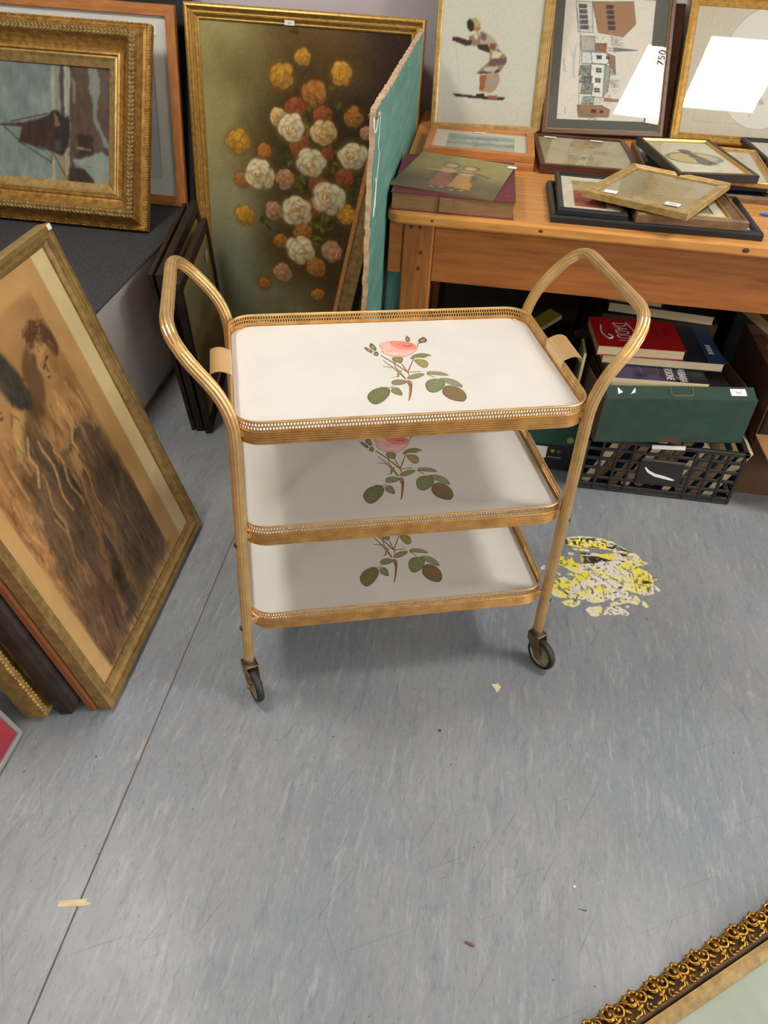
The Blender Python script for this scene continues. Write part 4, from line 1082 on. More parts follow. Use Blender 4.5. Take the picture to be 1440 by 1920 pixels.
def art_oval(w, h):
    c = Cv(w, h, 150, (196, 186, 164)); c.grain(6, 60, 90, 2, 2)
    c.line([(.12, .0), (.10, .90), (.9, .90)], .003, (172, 160, 138), .7)
    c.ell(.60, .45, .36, .46, 0, (150, 142, 124), .01, .7); c.ell(.60, .45, .355, .455, 0, (212, 208, 196), .02)
    for (u, v, r, a) in ((.42, .47, .05, .5), (.50, .53, .05, 1.2), (.46, .62, .05, .2), (.40, .72, .05, 2.6), (.58, .70, .06, .4), (.68, .55, .05, .9)):
        c.ell(u, v, r, r * .5, a, (168, 166, 156), .3, .7); c.line([(u - r * math.cos(a), v - r * math.sin(a) / c.a), (u + r * math.cos(a), v + r * math.sin(a) / c.a)], .004, (140, 138, 128), .7)
    c.line([(.60, .46), (.56, .66), (.54, .84)], .006, (150, 148, 138), .8)
    c.ell(.50, .36, .05, .03, .6, (96, 112, 82), .4, .9)
    for k in range(9):
        a = k * .7; c.ell(.63 + .055 * math.cos(a), .37 + .055 * math.sin(a) / c.a, .055, .04, a, (224, 164, 152) if k % 2 else (234, 190, 178), .4, .9)
    c.ell(.63, .37, .035, .035, 0, (206, 124, 114), .5, .9)
    return c

def art_bands(cols, seed, amt=14, vertical=False):
    def f(w, h):
        c = Cv(w, h, 70, cols[0]); n = vnoise(c.nx, c.ny, 6, 6, seed, 4) - .5
        k = len(cols)
        q = np.clip((c.U if vertical else c.V) * k + n * .9, 0, k - 1.001)
        i = q.astype(int); C = np.array(cols, float)
        fr = np.clip((q - i) * 3 - 1, 0, 1)[..., None]
        c.A = C[i] * (1 - fr) + C[np.minimum(i + 1, k - 1)] * fr
        c.A += (vnoise(c.nx, c.ny, 16, 12, seed + 3, 3)[..., None] - .5) * amt * 2
        return c
    return f
def art_beach(w, h):
    c = art_bands([(172, 180, 168), (150, 164, 156), (190, 194, 182), (140, 150, 142), (176, 176, 160)], 4, 8)(w, h)
    R = random.Random(2)
    for k in range(40): u = R.uniform(.1, .95); v = R.uniform(.42, .72); c.ell(u, v, R.uniform(.01, .04), R.uniform(.004, .01), R.uniform(-.3, .3), R.choice(((92, 96, 88), (206, 204, 192), (110, 116, 106))), .5, .7)
    return c
def art_faded(seed, base=(178, 162, 120), dark=(136, 126, 96)):
    def f(w, h):
        c = Cv(w, h, 80, base); R = random.Random(seed)
        c.grain(12, 6, 5, seed)
        for k in range(30):
            u = R.gauss(.5, .22); v = R.gauss(.5, .18); c.ell(u, v, R.uniform(.015, .06), R.uniform(.01, .035), R.uniform(0, 3), R.choice((dark, tuple(int(x * .85) for x in dark), (150, 150, 118))), .6, .4)
        return c
    return f
def art_sketch(w, h):
    c = Cv(w, h, 90, (176, 160, 128)); R = random.Random(8); c.grain(6, 10, 8, 3)
    c.poly([(.22, .12), (.80, .20), (.80, .86), (.20, .82)], (168, 146, 104), .8)
    for k in range(34): c.ell(R.uniform(.25, .78), R.gauss(.5, .12), R.uniform(.01, .05), R.uniform(.006, .02), R.uniform(-.5, .5), R.choice(((116, 104, 92), (142, 120, 84), (98, 90, 86), (186, 160, 110))), .6, .6)
    return c
def art_silh(w, h):
    c = Cv(w, h, 120, (222, 214, 188))
    c.ell(.5, .5, .41, .30 * 1.0, 0, (118, 140, 120), .06); c.ell(.5, .5, .345, .245, 0, (208, 182, 122), .05)
    K = (76, 70, 62)
    c.poly([(.40, .30), (.44, .24), (.52, .25), (.58, .28), (.56, .36), (.60, .42), (.66, .50), (.70, .60), (.72, .68), (.64, .72), (.52, .70), (.47, .62), (.50, .52), (.46, .46), (.48, .40), (.42, .38)], K)
    c.ell(.43, .28, .05, .02, .4, K, .2); c.ell(.67, .70, .05, .03, .2, (206, 196, 160), .3); c.line([(.60, .70), (.72, .62), (.74, .72)], .008, K)
    return c
def art_kids(w, h):
    c = Cv(w, h, 130, (150, 136, 78)); n = vnoise(c.nx, c.ny, 6, 5, 5, 4) - .5
    c.blend(np.clip((c.V - .35) * 2.2 + n, 0, 1), (84, 72, 44)); c.blend(np.clip((c.V - .8) * 4 + n, 0, 1) * .7, (120, 96, 60)); c.A += n[..., None] * 30
    for cx, dress, sh in ((.40, (164, 90, 62), 0), (.60, (190, 136, 68), .02)):
        c.ell(cx, .54 + sh, .13, .18, .2, (66, 58, 46), .6, .8)
        c.poly([(cx - .07, .50), (cx + .06, .50), (cx + .15, .86), (cx - .08, .84)], dress, .9, .02)
        for k in range(5): c.line([(cx - .03 + .02 * k, .54), (cx - .05 + .045 * k, .83)], .008, [x * .8 for x in dress], .5)
        c.ell(cx, .43 + sh, .085, .075, 0, (196, 166, 112), .5, .95)
        c.ell(cx + .005, .27 + sh, .088, .085, .2, (96, 68, 46), .3, .95); c.ell(cx, .275 + sh, .070, .068, .2, (176, 150, 96), .3, .9); c.ell(cx, .29 + sh, .046, .050, 0, (210, 162, 124), .35)
        for dx in (-.017, .017): c.ell(cx + dx, .28 + sh, .006, .006, 0, (60, 40, 30), .4)
        c.ell(cx, .315 + sh, .012, .005, 0, (160, 84, 70), .4)
        c.ell(cx - .02, .90 + sh, .026, .016, .3, (196, 150, 112), .4); c.ell(cx + .07, .88 + sh, .026, .016, -.3, (196, 150, 112), .4)
    c.line([(.20, .46), (.30, .46), (.50, .44)], .032, (200, 160, 110), .9); c.line([(.52, .44), (.72, .42), (.84, .48)], .034, (92, 78, 60), .9)
    c.A = c.A * .9 + 8
    return c
def art_plain(col, seed, amt=6, sx=30, sy=4):
    def f(w, h):
        c = Cv(w, h, 60, col); c.grain(amt, sx, sy, seed); return c
    return f
def art_landscape(w, h):
    c = art_bands([(168, 160, 120), (176, 166, 126), (158, 142, 100), (130, 112, 76)], 12, 12)(w, h)
    c.ell(.4, .6, .12, .05, .3, (120, 84, 52), .8, .5); c.ell(.6, .4, .2, .1, .1, (116, 116, 90), .9, .5); return c

# ---------------------------------------------------------------- big flower painting against the back wall
def price(lx, ly, lw=.03, lh=.016, rot=0, txt='', onrail=False): return (lx, ly, lw, lh, rot, txt, onrail)
def sweepP(w, d): return [(0, 0), (0, d * .72), (w * .1, d * .95), (w * .2, d), (w * .3, d * .9), (w * .34, d * .74), (w * .48, d * .66), (w * .56, d * .72), (w * .66, d * .68), (w * .7, d * .5), (w * .86, d * .42), (w * .92, d * .46), (w, d * .38), (w, 0)]
t = picture('flower_painting', 'large oil painting of white and orange roses in gilt frame leaning on wall', 'painting',
            lean_back(-0.568, 2.585, 0, 6.2, 0, .1), .738, 1.018, .043, .034, sweepP(.043, .034), gilt, art_flowers, pm_oil, None, None, False, inset=.3,
            labels=(price(-.04, .983, .030, .013, 0, '761', True),))
for k in range(3):                                               # they hold the painting off the wall
    t = thing('stretched_canvas', ('nearest', 'middle', 'hindmost')[k] + ' blank stretched canvas hidden behind the flower painting', 'canvas', lean_back(-.575, 2.628 + .044 * k, 0, 6.2), 'blank canvases behind the flower painting')
    MB().box(-.31, .31, 0, .96, .032, .036).build('canvas_face', mat('linen', (196, 180, 150), .9, col2=(182, 164, 132), nscale=200), t)
    for a in ((-.31, -.27, 0, .96), (.27, .31, 0, .96), (-.27, .27, 0, .04), (-.27, .27, .92, .96)): MB().box(*a, .004, .032).build('stretcher_bar', teak, t)
# ---------------------------------------------------------------- pictures on the platform
PZ = 0.42
picture('black_framed_picture', 'black picture standing behind the light wood frame on the platform', 'picture', lean_back(-1.215, 2.672, PZ, 13.5, 0), .52, .66, .05, .028, 'flat', black_wood, None, None, None, None, True, back_m=black_wood)
picture('wood_framed_print', 'large white print in light wood frame on carpeted platform', 'picture', lean_back(-1.35, 2.628, PZ, 8), .75, .582, .031, .020, 'flat', teak,
        art_plain((206, 206, 204), 3, 2), None, (.05, .05, .05, .05), mount_white, True, fm_side=teak_v, labels=(price(.245, .515, .040, .032, 3, '781'), price(.292, .512, .036, .028, 3, '')))
# ship painting in a deep carved frame
SW, SH = .72, .585
shipP = [(0, 0), (0, .020), (.006, .026), (.014, .024), (.020, .030), (.026, .046), (.034, .062), (.042, .066), (.052, .062), (.058, .050), (.062, .046), (.072, .036), (.084, .032), (.088, .036), (.094, .037), (.098, .030), (.106, .026), (.116, .020), (.128, .016), (.128, 0)]
ship = picture('ship_painting', 'dark sailing boat painting turned sideways in deep carved gilt frame', 'painting', lean_back(-1.374, 2.362, PZ, 25), SW, SH, .128, .066, shipP, gilt_dark, art_ship, pm_oil, None, None, False, inset=.2,
        labels=(price(SW / 2 - .128 + .006, .142, .012, .026, 4, ''),))
def leaf_row(w, h, side, d, z, step, seed, name, parent, sz=(.011, .006, .005), m=gilt_old):
    """carved leaves along one rail, joined into one moulding"""
    R = random.Random(seed); mb = MB()
    ln = (w if side in 'bt' else h) - 2 * d; n = int(ln / step)
    for i in range(n):
        q = -ln / 2 + (i + .5) * ln / n
        for k in (-1, 1):
            a = k * .55 + R.uniform(-.15, .15)
            o = k * .0045
            if side in 'bt':
                p = (q, (d + o) if side == 'b' else h - d - o, z + R.uniform(-.001, .001)); rot = a
            else:
                p = ((w / 2 - d - o) if side == 'r' else (-w / 2 + d + o), h / 2 + q, z + R.uniform(-.001, .001)); rot = a + PI / 2
            mb.ball(p, sz[0] * R.uniform(.85, 1.15), sz[1], sz[2], Matrix.Rotation(rot, 3, 'Z'), 7, 4)
    return mb.build(name, m, parent, True)
for i, sd in enumerate('brtl'):
    leaf_row(SW, SH, sd, .041, .063, .0125, 30 + i, 'leaf_moulding', ship)
    leaf_row(SW, SH, sd, .006, .024, .0075, 40 + i, 'bead_moulding', ship, (.004, .003, .003), gilt_dark)
    fl_ = MB(); ln = (SW if sd in 'bt' else SH) - .15; n = int(ln / .0042)
    for k in range(n):                                            # fluting in the cove
        q = -ln / 2 + (k + .5) * ln / n
        if sd in 'bt':
            y = .0725 if sd == 'b' else SH - .0725; fl_.ball((q, y, .0365), .0013, .0085, .0026, Matrix.Rotation(.42 * (1 if sd == 'b' else -1) * -1, 3, 'X'), 5, 4)
        else:
            xx = SW / 2 - .0725 if sd == 'r' else -SW / 2 + .0725; fl_.ball((xx, SH / 2 + q, .0365), .0085, .0013, .0026, Matrix.Rotation(.42 * (1 if sd == 'r' else -1) * -1, 3, 'Y'), 5, 4)
    fl_.build('fluted_cove', gilt_dark, ship)
    o = rail(SW - .2, SH - .2, sd, [(-.002, .026), (-.002, .033), (.003, .034), (.010, .028), (.028, .0175), (.028, .015)], gilt_pale, ship, 'inner_slip'); o.location.y = .1

# ---------------------------------------------------------------- frames leaning on the platform's side
LN = 17.5
sep = picture('sepia_print', 'large sepia print of two women in gilt wood frame leaning by platform', 'picture', lean_left(-.632, 1.180, 0, LN), .592, .795, .034, .030,
        [(0, 0), (0, .028), (.002, .030), (.012, .030), (.014, .0275), (.017, .0275), (.019, .0295), (.022, .0295), (.025, .021), (.034, .016), (.034, 0)], gilt_old, art_sepia, None, None, None, True, inset=.42)
MB().box(-.004, .010, -.010, .001, 0, .0006).build('chipped_corner', mount_white, sep).matrix_local = Matrix.Translation((.285, .793, .0302)) @ Matrix.Rotation(.0, 4, 'Z')
STK = 'frames stacked behind the sepia print'
picture('brown_framed_picture', 'thin reddish brown frame directly behind the sepia print', 'picture', lean_left(-.650, 1.165, 0, LN), .575, .62, .03, .014, 'flat', mat('red_brown_wood', (128, 76, 40), .5), None, None, None, None, False, group=STK, back_m=backing)
picture('black_brown_frame', 'thick worn black-brown frame leaning behind the sepia print', 'picture', lean_left(-.705, 1.150, 0, LN), .58, .63, .07, .046, 'round', brown_black, None, None, None, None, False, group=STK, back_m=brown_black)
gf = picture('old_gilt_frame', 'chipped old gilt frame between black-brown frame and platform', 'picture', lean_left(-.768, 1.130, 0, LN), .58, .60, .07, .054, 'cove', gilt_old, None, None, None, None, False, group=STK, back_m=brown_black)
leaf_row(.58, .60, 'l', .006, .050, .009, 77, 'worn_moulding', gf, (.005, .004, .004), gilt_dark)
picture('dark_red_brown_frame', 'dark red-brown frame deepest in the stack by the platform', 'picture', lean_left(-.834, 1.21, 0, 13.0), .56, .40, .05, .026, 'round', mahog, None, None, None, None, False, group=STK, back_m=brown_black)
picture('red_picture', 'thin silver frame with red mount at the left edge', 'picture', lean_left(-.766, .556, 0, 24), .50, .40, .009, .014, 'flat', silver, art_plain((120, 100, 96), 4), None, (.09, .09, .09, .09), mount_red, True)
# ---------------------------------------------------------------- black frames standing by the platform near the wall
BST = 'black frames beside the platform'
bd = Vector((-.163, .987, 0))
def stand(px, py, w, leandeg, d):
    a = math.degrees(math.atan2(-d.x, d.y))
    c = Vector((px, py, 0)) + d.normalized() * w / 2
    return lean_left(c.x, c.y, 0, leandeg, a)
bf = [(0, 0), (0, .018), (.004, .020), (.026, .018), (.030, .014), (.034, .014), (.038, .010), (.038, 0)]
picture('black_framed_landscape', 'black framed murky landscape with white label, front of stack', 'picture', stand(-.724, 1.888, .51, 5, bd), .51, .475, .038, .020, bf, brown_black, art_landscape, pm_oil, None, None, False, lip=.006, inset=.5, group=BST,
        labels=(price(.165, .385, .018, .034, 8, '', False), price(.190, .386, .012, .030, 8, '', False)))
picture('black_gold_line_frame', 'black frame with thin gold inner line, second in stack', 'picture', stand(-.753, 1.896, .60, 7, bd), .60, .495, .045, .022, [(0, 0), (0, .020), (.004, .022), (.030, .020), (.036, .016), (.045, .012), (.045, 0)], brown_black, art_landscape, pm_oil, None, None, False, lip=.008, inset=.5, group=BST)
picture('thin_black_frame', 'thin black frame hindmost of the stack by platform', 'picture', stand(-.770, 1.897, .57, 7.5, bd), .57, .495, .03, .012, 'flat', brown_black, art_landscape, pm_oil, None, None, False, lip=.004, inset=.5, group=BST)
picture('miniature_picture', 'small black frame half hidden behind the trolley handle', 'picture', stand(-.640, 1.955, .30, 5, bd), .30, .17, .03, .018, 'flat', black_wood, art_landscape, pm_oil, None, None, False, inset=.5, group=BST)

# ---------------------------------------------------------------- teal painted canvas beside the table
teal = mat('teal_canvas', (94, 140, 126), .75, col2=(76, 122, 110), nscale=5, stretch=(1, 4, .5), bump=.3, bscale=350, col3=(120, 160, 140), n3=7, c3=(.6, .75))
raw = mat('raw_canvas_edge', (206, 180, 148), .9, col2=(176, 144, 110), nscale=60)
t = thing('teal_canvas', 'tall teal-backed canvas board standing edge-on beside the pine table', 'canvas', basis((-.2165, 1.553, 0), (.001, 1, 0), (.0125, 0, 1)))
CL, CH = .992, 1.006
R = random.Random(4)
MB().box(.004, CL, .004, CH - .004, -.004, .006).build('canvas_sheet', teal, t)
for nm, a0, a1, vert in (('front_edge', .004, CH - .002, True), ('top_edge', .002, CL, False)):
    mb = MB(); n = 60; pv = None
    for k in range(n):                                           # frayed, uneven folded edge
        q0 = a0 + (a1 - a0) * k / n; q1 = a0 + (a1 - a0) * (k + 1) / n; e = R.uniform(.002, .006); o = R.uniform(-.0012, .0012)
        if vert: mb.box(-.003, e, q0, q1, -.0045 + o, .0055 + o)
        else: mb.box(q0, q1, CH - e, CH + .0015, -.0045 + o, .0060 + o)
    mb.build(nm, raw, t)
string_m = mat('white_string', (232, 228, 220), .8)
MB().ball((.006, CH - .012, .001), .007, .007, .011).build('tack', mat('tack_brown', (120, 92, 64), .6), t, True)
lp = [(-.006, CH - .012, .004), (-.014, CH - .026, .006), (-.010, CH - .040, .008), (.0, CH - .026, .010), (.010, CH - .004, .011), (.034, CH - .012, .011), (.046, CH - .05, .0085), (.040, CH - .075, .0085), (.066, CH - .088, .0085), (.060, CH - .12, .008), (.040, CH - .15, .008), (.046, CH - .19, .008)]
MB().tube(dens(fillet(lp, .01, 3), .02), .0009, 6).build('string', string_m, t)
MB().tube([Vector((.028, CH - .13, .0085)), Vector((.034, CH - .14, .009)), Vector((.020, CH - .20, .0085))], .0016, 6).build('string', string_m, t)
# gilt frame leaning on the canvas
rt = math.radians(11.4)
ng = picture('narrow_gilt_frame', 'deep gilt frame with wooden edge leaning against the teal canvas', 'picture',
        basis((-.378, 1.90 + .20, 0), (0, -1, 0), (math.sin(rt), 0, math.cos(rt))), .40, .825, .05, .040, 'flat', gilt_old, art_plain((46, 30, 24), 5), None, None, None, False, inset=.4, back_m=brown_black)
for sd in 'brtl':
    rail(.404, .829, sd, [(0, .036), (0, .046), (.012, .046), (.014, .036)], teak, ng, 'wood_edge').location.y = -.002

# ================================================================== PINE TABLE
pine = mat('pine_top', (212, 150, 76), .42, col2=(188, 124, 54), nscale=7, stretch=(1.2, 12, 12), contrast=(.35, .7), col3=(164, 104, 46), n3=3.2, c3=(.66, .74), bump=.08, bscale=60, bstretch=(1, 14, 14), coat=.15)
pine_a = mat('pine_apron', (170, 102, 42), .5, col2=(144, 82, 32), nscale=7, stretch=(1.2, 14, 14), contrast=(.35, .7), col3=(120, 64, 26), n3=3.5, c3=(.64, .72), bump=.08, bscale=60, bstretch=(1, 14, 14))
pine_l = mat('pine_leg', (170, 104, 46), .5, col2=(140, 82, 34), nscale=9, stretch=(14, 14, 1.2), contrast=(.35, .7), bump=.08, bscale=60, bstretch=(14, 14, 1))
knot_m = mat('pine_knot', (84, 44, 22), .6)
TZ = .74; TX0, TX1, TY0, TY1 = -.197, 1.62, 1.81, 2.835
tab = thing('pine_table', 'long honey pine table laden with framed pictures against the wall', 'table', Matrix.Translation((0, 0, 0)))
n = 5
for k in range(n):                                               # top boards
    y0 = TY0 + (TY1 - TY0) * k / n + (.0006 if k else 0); y1 = TY0 + (TY1 - TY0) * (k + 1) / n - (.0006 if k < n - 1 else 0)
    if k == 0:
        r = .03; poly = [(TX0 + r - r * math.cos(a), y0 + r - r * math.sin(a)) for a in [i * PI / 12 for i in range(7)]] + [(TX1, y0), (TX1, y1), (TX0, y1)]
        mb = MB(); N_ = len(poly)
        lev = ((TZ - .027, .004), (TZ - .022, 0), (TZ - .006, 0), (TZ - .002, .002), (TZ, .006))
        vs = []; cx, cy = (TX0 + TX1) / 2, (y0 + y1) / 2
        for z, ins in lev:
            for x, y in poly: vs.append((x + (ins if x < cx else 0), y + (ins if y < y1 - .001 and y < y0 + .035 else 0), z))
        fs = [tuple(reversed(range(N_))), tuple(range((len(lev) - 1) * N_, len(lev) * N_))]
        for l in range(len(lev) - 1):
            for i in range(N_): fs.append((l * N_ + i, l * N_ + (i + 1) % N_, (l + 1) * N_ + (i + 1) % N_, (l + 1) * N_ + i))
        o = mb.add(vs, fs).build('top_board', pine, tab)
    else:
        o = MB().bbox(TX0, TX1, y0, y1, TZ - .027, TZ, .0015).build('top_board', pine, tab)
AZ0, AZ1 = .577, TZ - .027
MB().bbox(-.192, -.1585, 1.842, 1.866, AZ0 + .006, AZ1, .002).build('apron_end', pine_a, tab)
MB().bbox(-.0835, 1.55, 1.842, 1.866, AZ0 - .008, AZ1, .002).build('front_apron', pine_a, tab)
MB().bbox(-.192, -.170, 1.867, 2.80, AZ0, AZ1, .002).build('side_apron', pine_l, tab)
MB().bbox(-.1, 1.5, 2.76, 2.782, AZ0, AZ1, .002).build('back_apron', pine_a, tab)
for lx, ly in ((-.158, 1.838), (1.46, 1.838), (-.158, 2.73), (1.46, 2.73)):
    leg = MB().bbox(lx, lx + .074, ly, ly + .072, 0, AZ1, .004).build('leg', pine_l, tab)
    if ly < 2:
        for kx, kz in ((.018, .70), (.040, .70), (.045, .64), (.043, .60)):
            MB().lathe([(.0045, 0), (.0045, .0012)], 10, Matrix.Translation((lx + kx, ly, kz)) @ Matrix.Rotation(PI / 2, 4, 'X')).build('peg', knot_m, leg)
for kx, ky, s_ in ((.16, 1.8095, .004), (.62, 1.8095, .006), (-.09, 1.8095, .003)):
    MB().ball((kx, ky + .0008, TZ - .013), s_ * 1.6, .0012, s_).build('knot', knot_m, tab, True)

# ---------------------------------------------------------------- upright pictures at the back of the table
picture('dark_brown_frame', 'wide dark brown frame standing directly behind the town drawing', 'picture', lean_back(.382, 2.688, TZ + .0005, 27, 4.0), .382, .375, .06, .016, 'flat', mat('dark_brown_wood', (74, 48, 32), .95, col2=(54, 34, 22), nscale=12, spec=.08), art_plain((120, 110, 92), 6), None, None, None, False)
for k, (dx, dy, dh) in enumerate(((.015, .037, .02), (.0085, .0185, .01))):
    picture('gold_strip_frame', ('gold frame hindmost behind the cut-out figure picture', 'gold frame sandwiched behind the cut-out figure picture')[k], 'picture', lean_back(.001 + dx, 2.612 + dy, TZ + .003, 13, 4, 1.0), .325, .46 + dh, .017, .016, 'lines', gilt_pale, art_plain((190, 184, 166), 6), None, None, None, False, group='gold frames behind the figure picture')
picture('figure_collage', 'cut-out collage of a bending woman in thin gold frame', 'picture', lean_back(.001, 2.612, TZ + .003, 13, 4, 1.0), .325, .455, .017, .016, 'lines', gilt_pale, art_figure, None, None, None, True)
picture('town_drawing', 'ink drawing of a town street turned sideways with grey mount', 'picture', lean_back(.365, 2.658, TZ + .0046, 27.5, 5.0, 1.4), .372, .42, .012, .018, 'flat', mahog, art_town, None, (.032, .046, .03, .030), mount_grey, True, lip=.004, inset=.6,
        labels=(price(.158, .222, .022, .048, 86, '750'), price(.150, .046, .018, .040, 82, '')))
picture('oval_rose_picture', 'faded rose drawing in an oval mount with gilt frame', 'picture', lean_back(.787, 2.680, TZ + .002, 27.0, 0, .5), .425, .405, .027, .022, 'ridge', gilt, art_oval, None, None, None, True)

# ---------------------------------------------------------------- pictures lying on the table
fr = picture
fr('beach_print_frame', 'light wood framed beach print lying on top of its twin frame', 'picture', flat(-.002, 2.238, TZ + .0195, -.5), .30, .255, .020, .018, 'flat', teak, art_beach, None, (.035, .035, .032, .032), mount_cream, True, inset=.55,
   labels=(price(-.006, .216, .030, .013, -3, '758'),))
fr('lower_wood_frame', 'light wood frame lying beneath the beach print', 'picture', flat(.0, 2.226, TZ + .0005, -.5), .295, .262, .020, .018, 'flat', teak, art_beach, None, (.035, .035, .032, .032), mount_cream, False, inset=.55)
fr('brown_print_frame', 'brown framed faded print lying beside the beach print', 'picture', flat(.300, 2.225, TZ + .0005, 2.5), .272, .325, .014, .024, 'flat', mahog, art_faded(5), None, None, None, True, inset=.8, labels=(price(-.085, .295, .036, .013, -2, ''), price(.05, .288, .036, .012, -3, '')))
fr('blue_mount_frame', 'walnut framed picture with dark blue mount under the silhouette', 'picture', flat(.600, 2.115, TZ + .0005, .5), .296, .46, .014, .018, 'round', walnut, art_faded(9, (150, 136, 108)), None, (.05, .05, .06, .12), mount_blue, True, inset=.6, labels=(price(-.095, .255, .026, .018, 2, ''),))
fr('black_white_mount_frame', 'black frame with white mount beneath the silhouette picture', 'picture', flat(.618, 2.148, TZ + .0195, 6), .25, .27, .016, .013, 'flat', black_wood, art_faded(11, (160, 150, 130)), None, (.03, .03, .03, .03), mount_white, True, inset=.6)
fr('gold_edge_frame', 'gold edged frame with cream mount peeking out behind the silhouette', 'picture', flat(.648, 2.145, TZ + .033, -4), .215, .33, .020, .014, 'ridge', gilt, art_faded(12, (206, 196, 168), (170, 160, 130)), None, None, None, True, inset=.5)
fr('silhouette_frame', 'black and gold framed silhouette of a seated figure in green oval', 'picture', flat(.594, 2.098, TZ + .0485, 10.5, 0, 0), .208, .335, .010, .020, 'flat', black_wood, art_silh, None, None, None, True, lip=.007, inset=.65)
fr('large_black_frame', 'largest black frame with white mount at the table front edge', 'picture', flat(.419, 1.838, TZ + .0005, .5), .478, .262, .020, .020, 'round', black_wood, art_plain((226, 222, 214), 4, 2), None, (.03, .03, .03, .03), mount_white, True, inset=.5)
fr('black_japanese_print_frame', 'black framed print with red lower band on the large frame', 'picture', flat(.272, 1.835, TZ + .021, -1), .158, .29, .014, .015, 'round', black_wood, art_bands([(176, 150, 86), (180, 154, 92), (168, 88, 74), (164, 84, 72)], 3, 5), None, (.026, .03, .03, .03), mount_cream, True, inset=.5)
fr('gold_walnut_frame', 'walnut and gold frame with small grey print on the large frame', 'picture', flat(.492, 1.832, TZ + .021, 2.5), .25, .31, .030, .022, 'ridge', walnut, art_faded(15, (150, 154, 136), (104, 108, 98)), None, (.03, .03, .04, .04), mount_cream, True, lip=.006, inset=.45)
# the pale gold frame lies across the two frames below it
c0 = Vector((.245, 1.902)); c1 = Vector((.462, 1.778)); c2 = Vector((.351, 2.172))
ang = math.degrees(math.atan2(c1.y - c0.y, c1.x - c0.x))
mid = (c0 + c1) / 2
fr('pale_gold_frame', 'pale gold framed faded sketch lying askew on top of pile', 'picture', flat(mid.x + .004, mid.y + .006, TZ + .0448, ang, 0.8, -1.2), .25, .290, .022, .016, 'lines', gilt_pale, art_sketch, None, None, None, True, inset=.5,
   labels=(price(-.075, .045, .030, .022, 10, ''), price(.070, .055, .034, .022, 4, '756')))
for k in range(3):
    fr('small_picture', ('bottom small black frame stacked at the right table edge', 'middle small black frame stacked at the right table edge', 'top small black frame stacked at the right table edge')[k], 'picture',
       flat(.865 + .006 * k, 2.37 + .012 * (k % 2), TZ + .0005 + k * .0165, -6 + 5 * k), .19, .24, .016, .016, 'round', black_wood, art_faded(20 + k, (206, 198, 180)), None, None, None, True, group='small black frames at the right table edge')
# blue pen
pen = thing('ballpoint_pen', 'blue ballpoint pen lying on the table right of the frames', 'pen', Matrix.Translation((.695, 2.028, TZ + .0045)) @ Matrix.Rotation(-.1, 4, 'Z'))
blue_p = mat('blue_plastic', (46, 110, 196), .35)
PM = Matrix.Rotation(PI / 2, 4, 'Y')
MB().lathe([(.0012, 0), (.003, .008), (.0042, .012), (.0042, .10)], 12, PM).build('barrel', blue_p, pen, True)
MB().lathe([(.0044, .10), (.0044, .138), (.003, .14)], 12, PM).build('cap', mat('dark_blue_plastic', (30, 70, 150), .35), pen, True)

# ---------------------------------------------------------------- books
pages_m = mat('book_pages', (226, 208, 170), .85, col2=(206, 184, 142), nscale=30, stretch=(1, 1, 60))
pages_old_shade = mat('old_and_shaded_pages', (150, 116, 74), .85, col2=(120, 88, 52), nscale=30, stretch=(1, 1, 60))
def book(name, label, M, L, D, T, cover, pages=None, hard=True, group=None, spine='back', ov=.003):
    """lying book: L along x, D along y (page edges at the front unless spine='front'), T thick"""
    t = thing(name, label, 'book', M, group)
    c = .0022 if hard else .0006
    o = ov if hard else 0
    sy = 1 if spine == 'back' else -1
    mb = MB(); mb.bbox(-L / 2, L / 2, -D / 2, D / 2, 0, c, c * .3); mb.bbox(-L / 2, L / 2, -D / 2, D / 2, T - c, T, c * .3)
    if sy > 0: mb.bbox(-L / 2, L / 2, D / 2 - c, D / 2 + .001, 0, T, c * .3)
    else: mb.bbox(-L / 2, L / 2, -D / 2 - .001, -D / 2 + c, 0, T, c * .3)
    mb.build('cover', cover, t)
    y0, y1 = (-D / 2 + o, D / 2 - c) if sy > 0 else (-D / 2 + c, D / 2 - o)
    MB().box(-L / 2 + o, L / 2 - o, y0, y1, c, T - c).build('page_block', pages or pages_m, t)
    return t
maroon = mat('maroon_cloth', (116, 48, 54), .7, col2=(92, 38, 42), nscale=14, col3=(150, 96, 72), n3=40, c3=(.68, .74))
bk = book('ledger_book', 'worn maroon ledger book on the table front corner', flat(-.049, 1.985, TZ + .0003, .5), .286, .318, .040, maroon, pages_old_shade, True)
MB().box(-.03, -.0, -.1615, -.158, .004, .036).build('frayed_edge', pages_old_shade, bk)
kb = thing('picture_board', 'unframed varnished print of two children lying on maroon book', 'picture', flat(-.052, 1.985, TZ + .0425, -10.8, .6, .4))
cvk = art_kids(.246, .285)
o = link('artwork', cvk.mesh('artwork', print_mat('varnished_print', .35)), kb); o.location = (0, -.1425, .0026)
MB().box(-.123, .123, -.1425, .1425, -.0005, .0024).build('board', mat('print_board', (120, 106, 70), .7), kb)
q = MB().box(-.011, .011, -.008, .008, 0, .0004).build('price_label', paper_white, kb); q.matrix_local = Matrix.Translation((.118, .118, .0032))

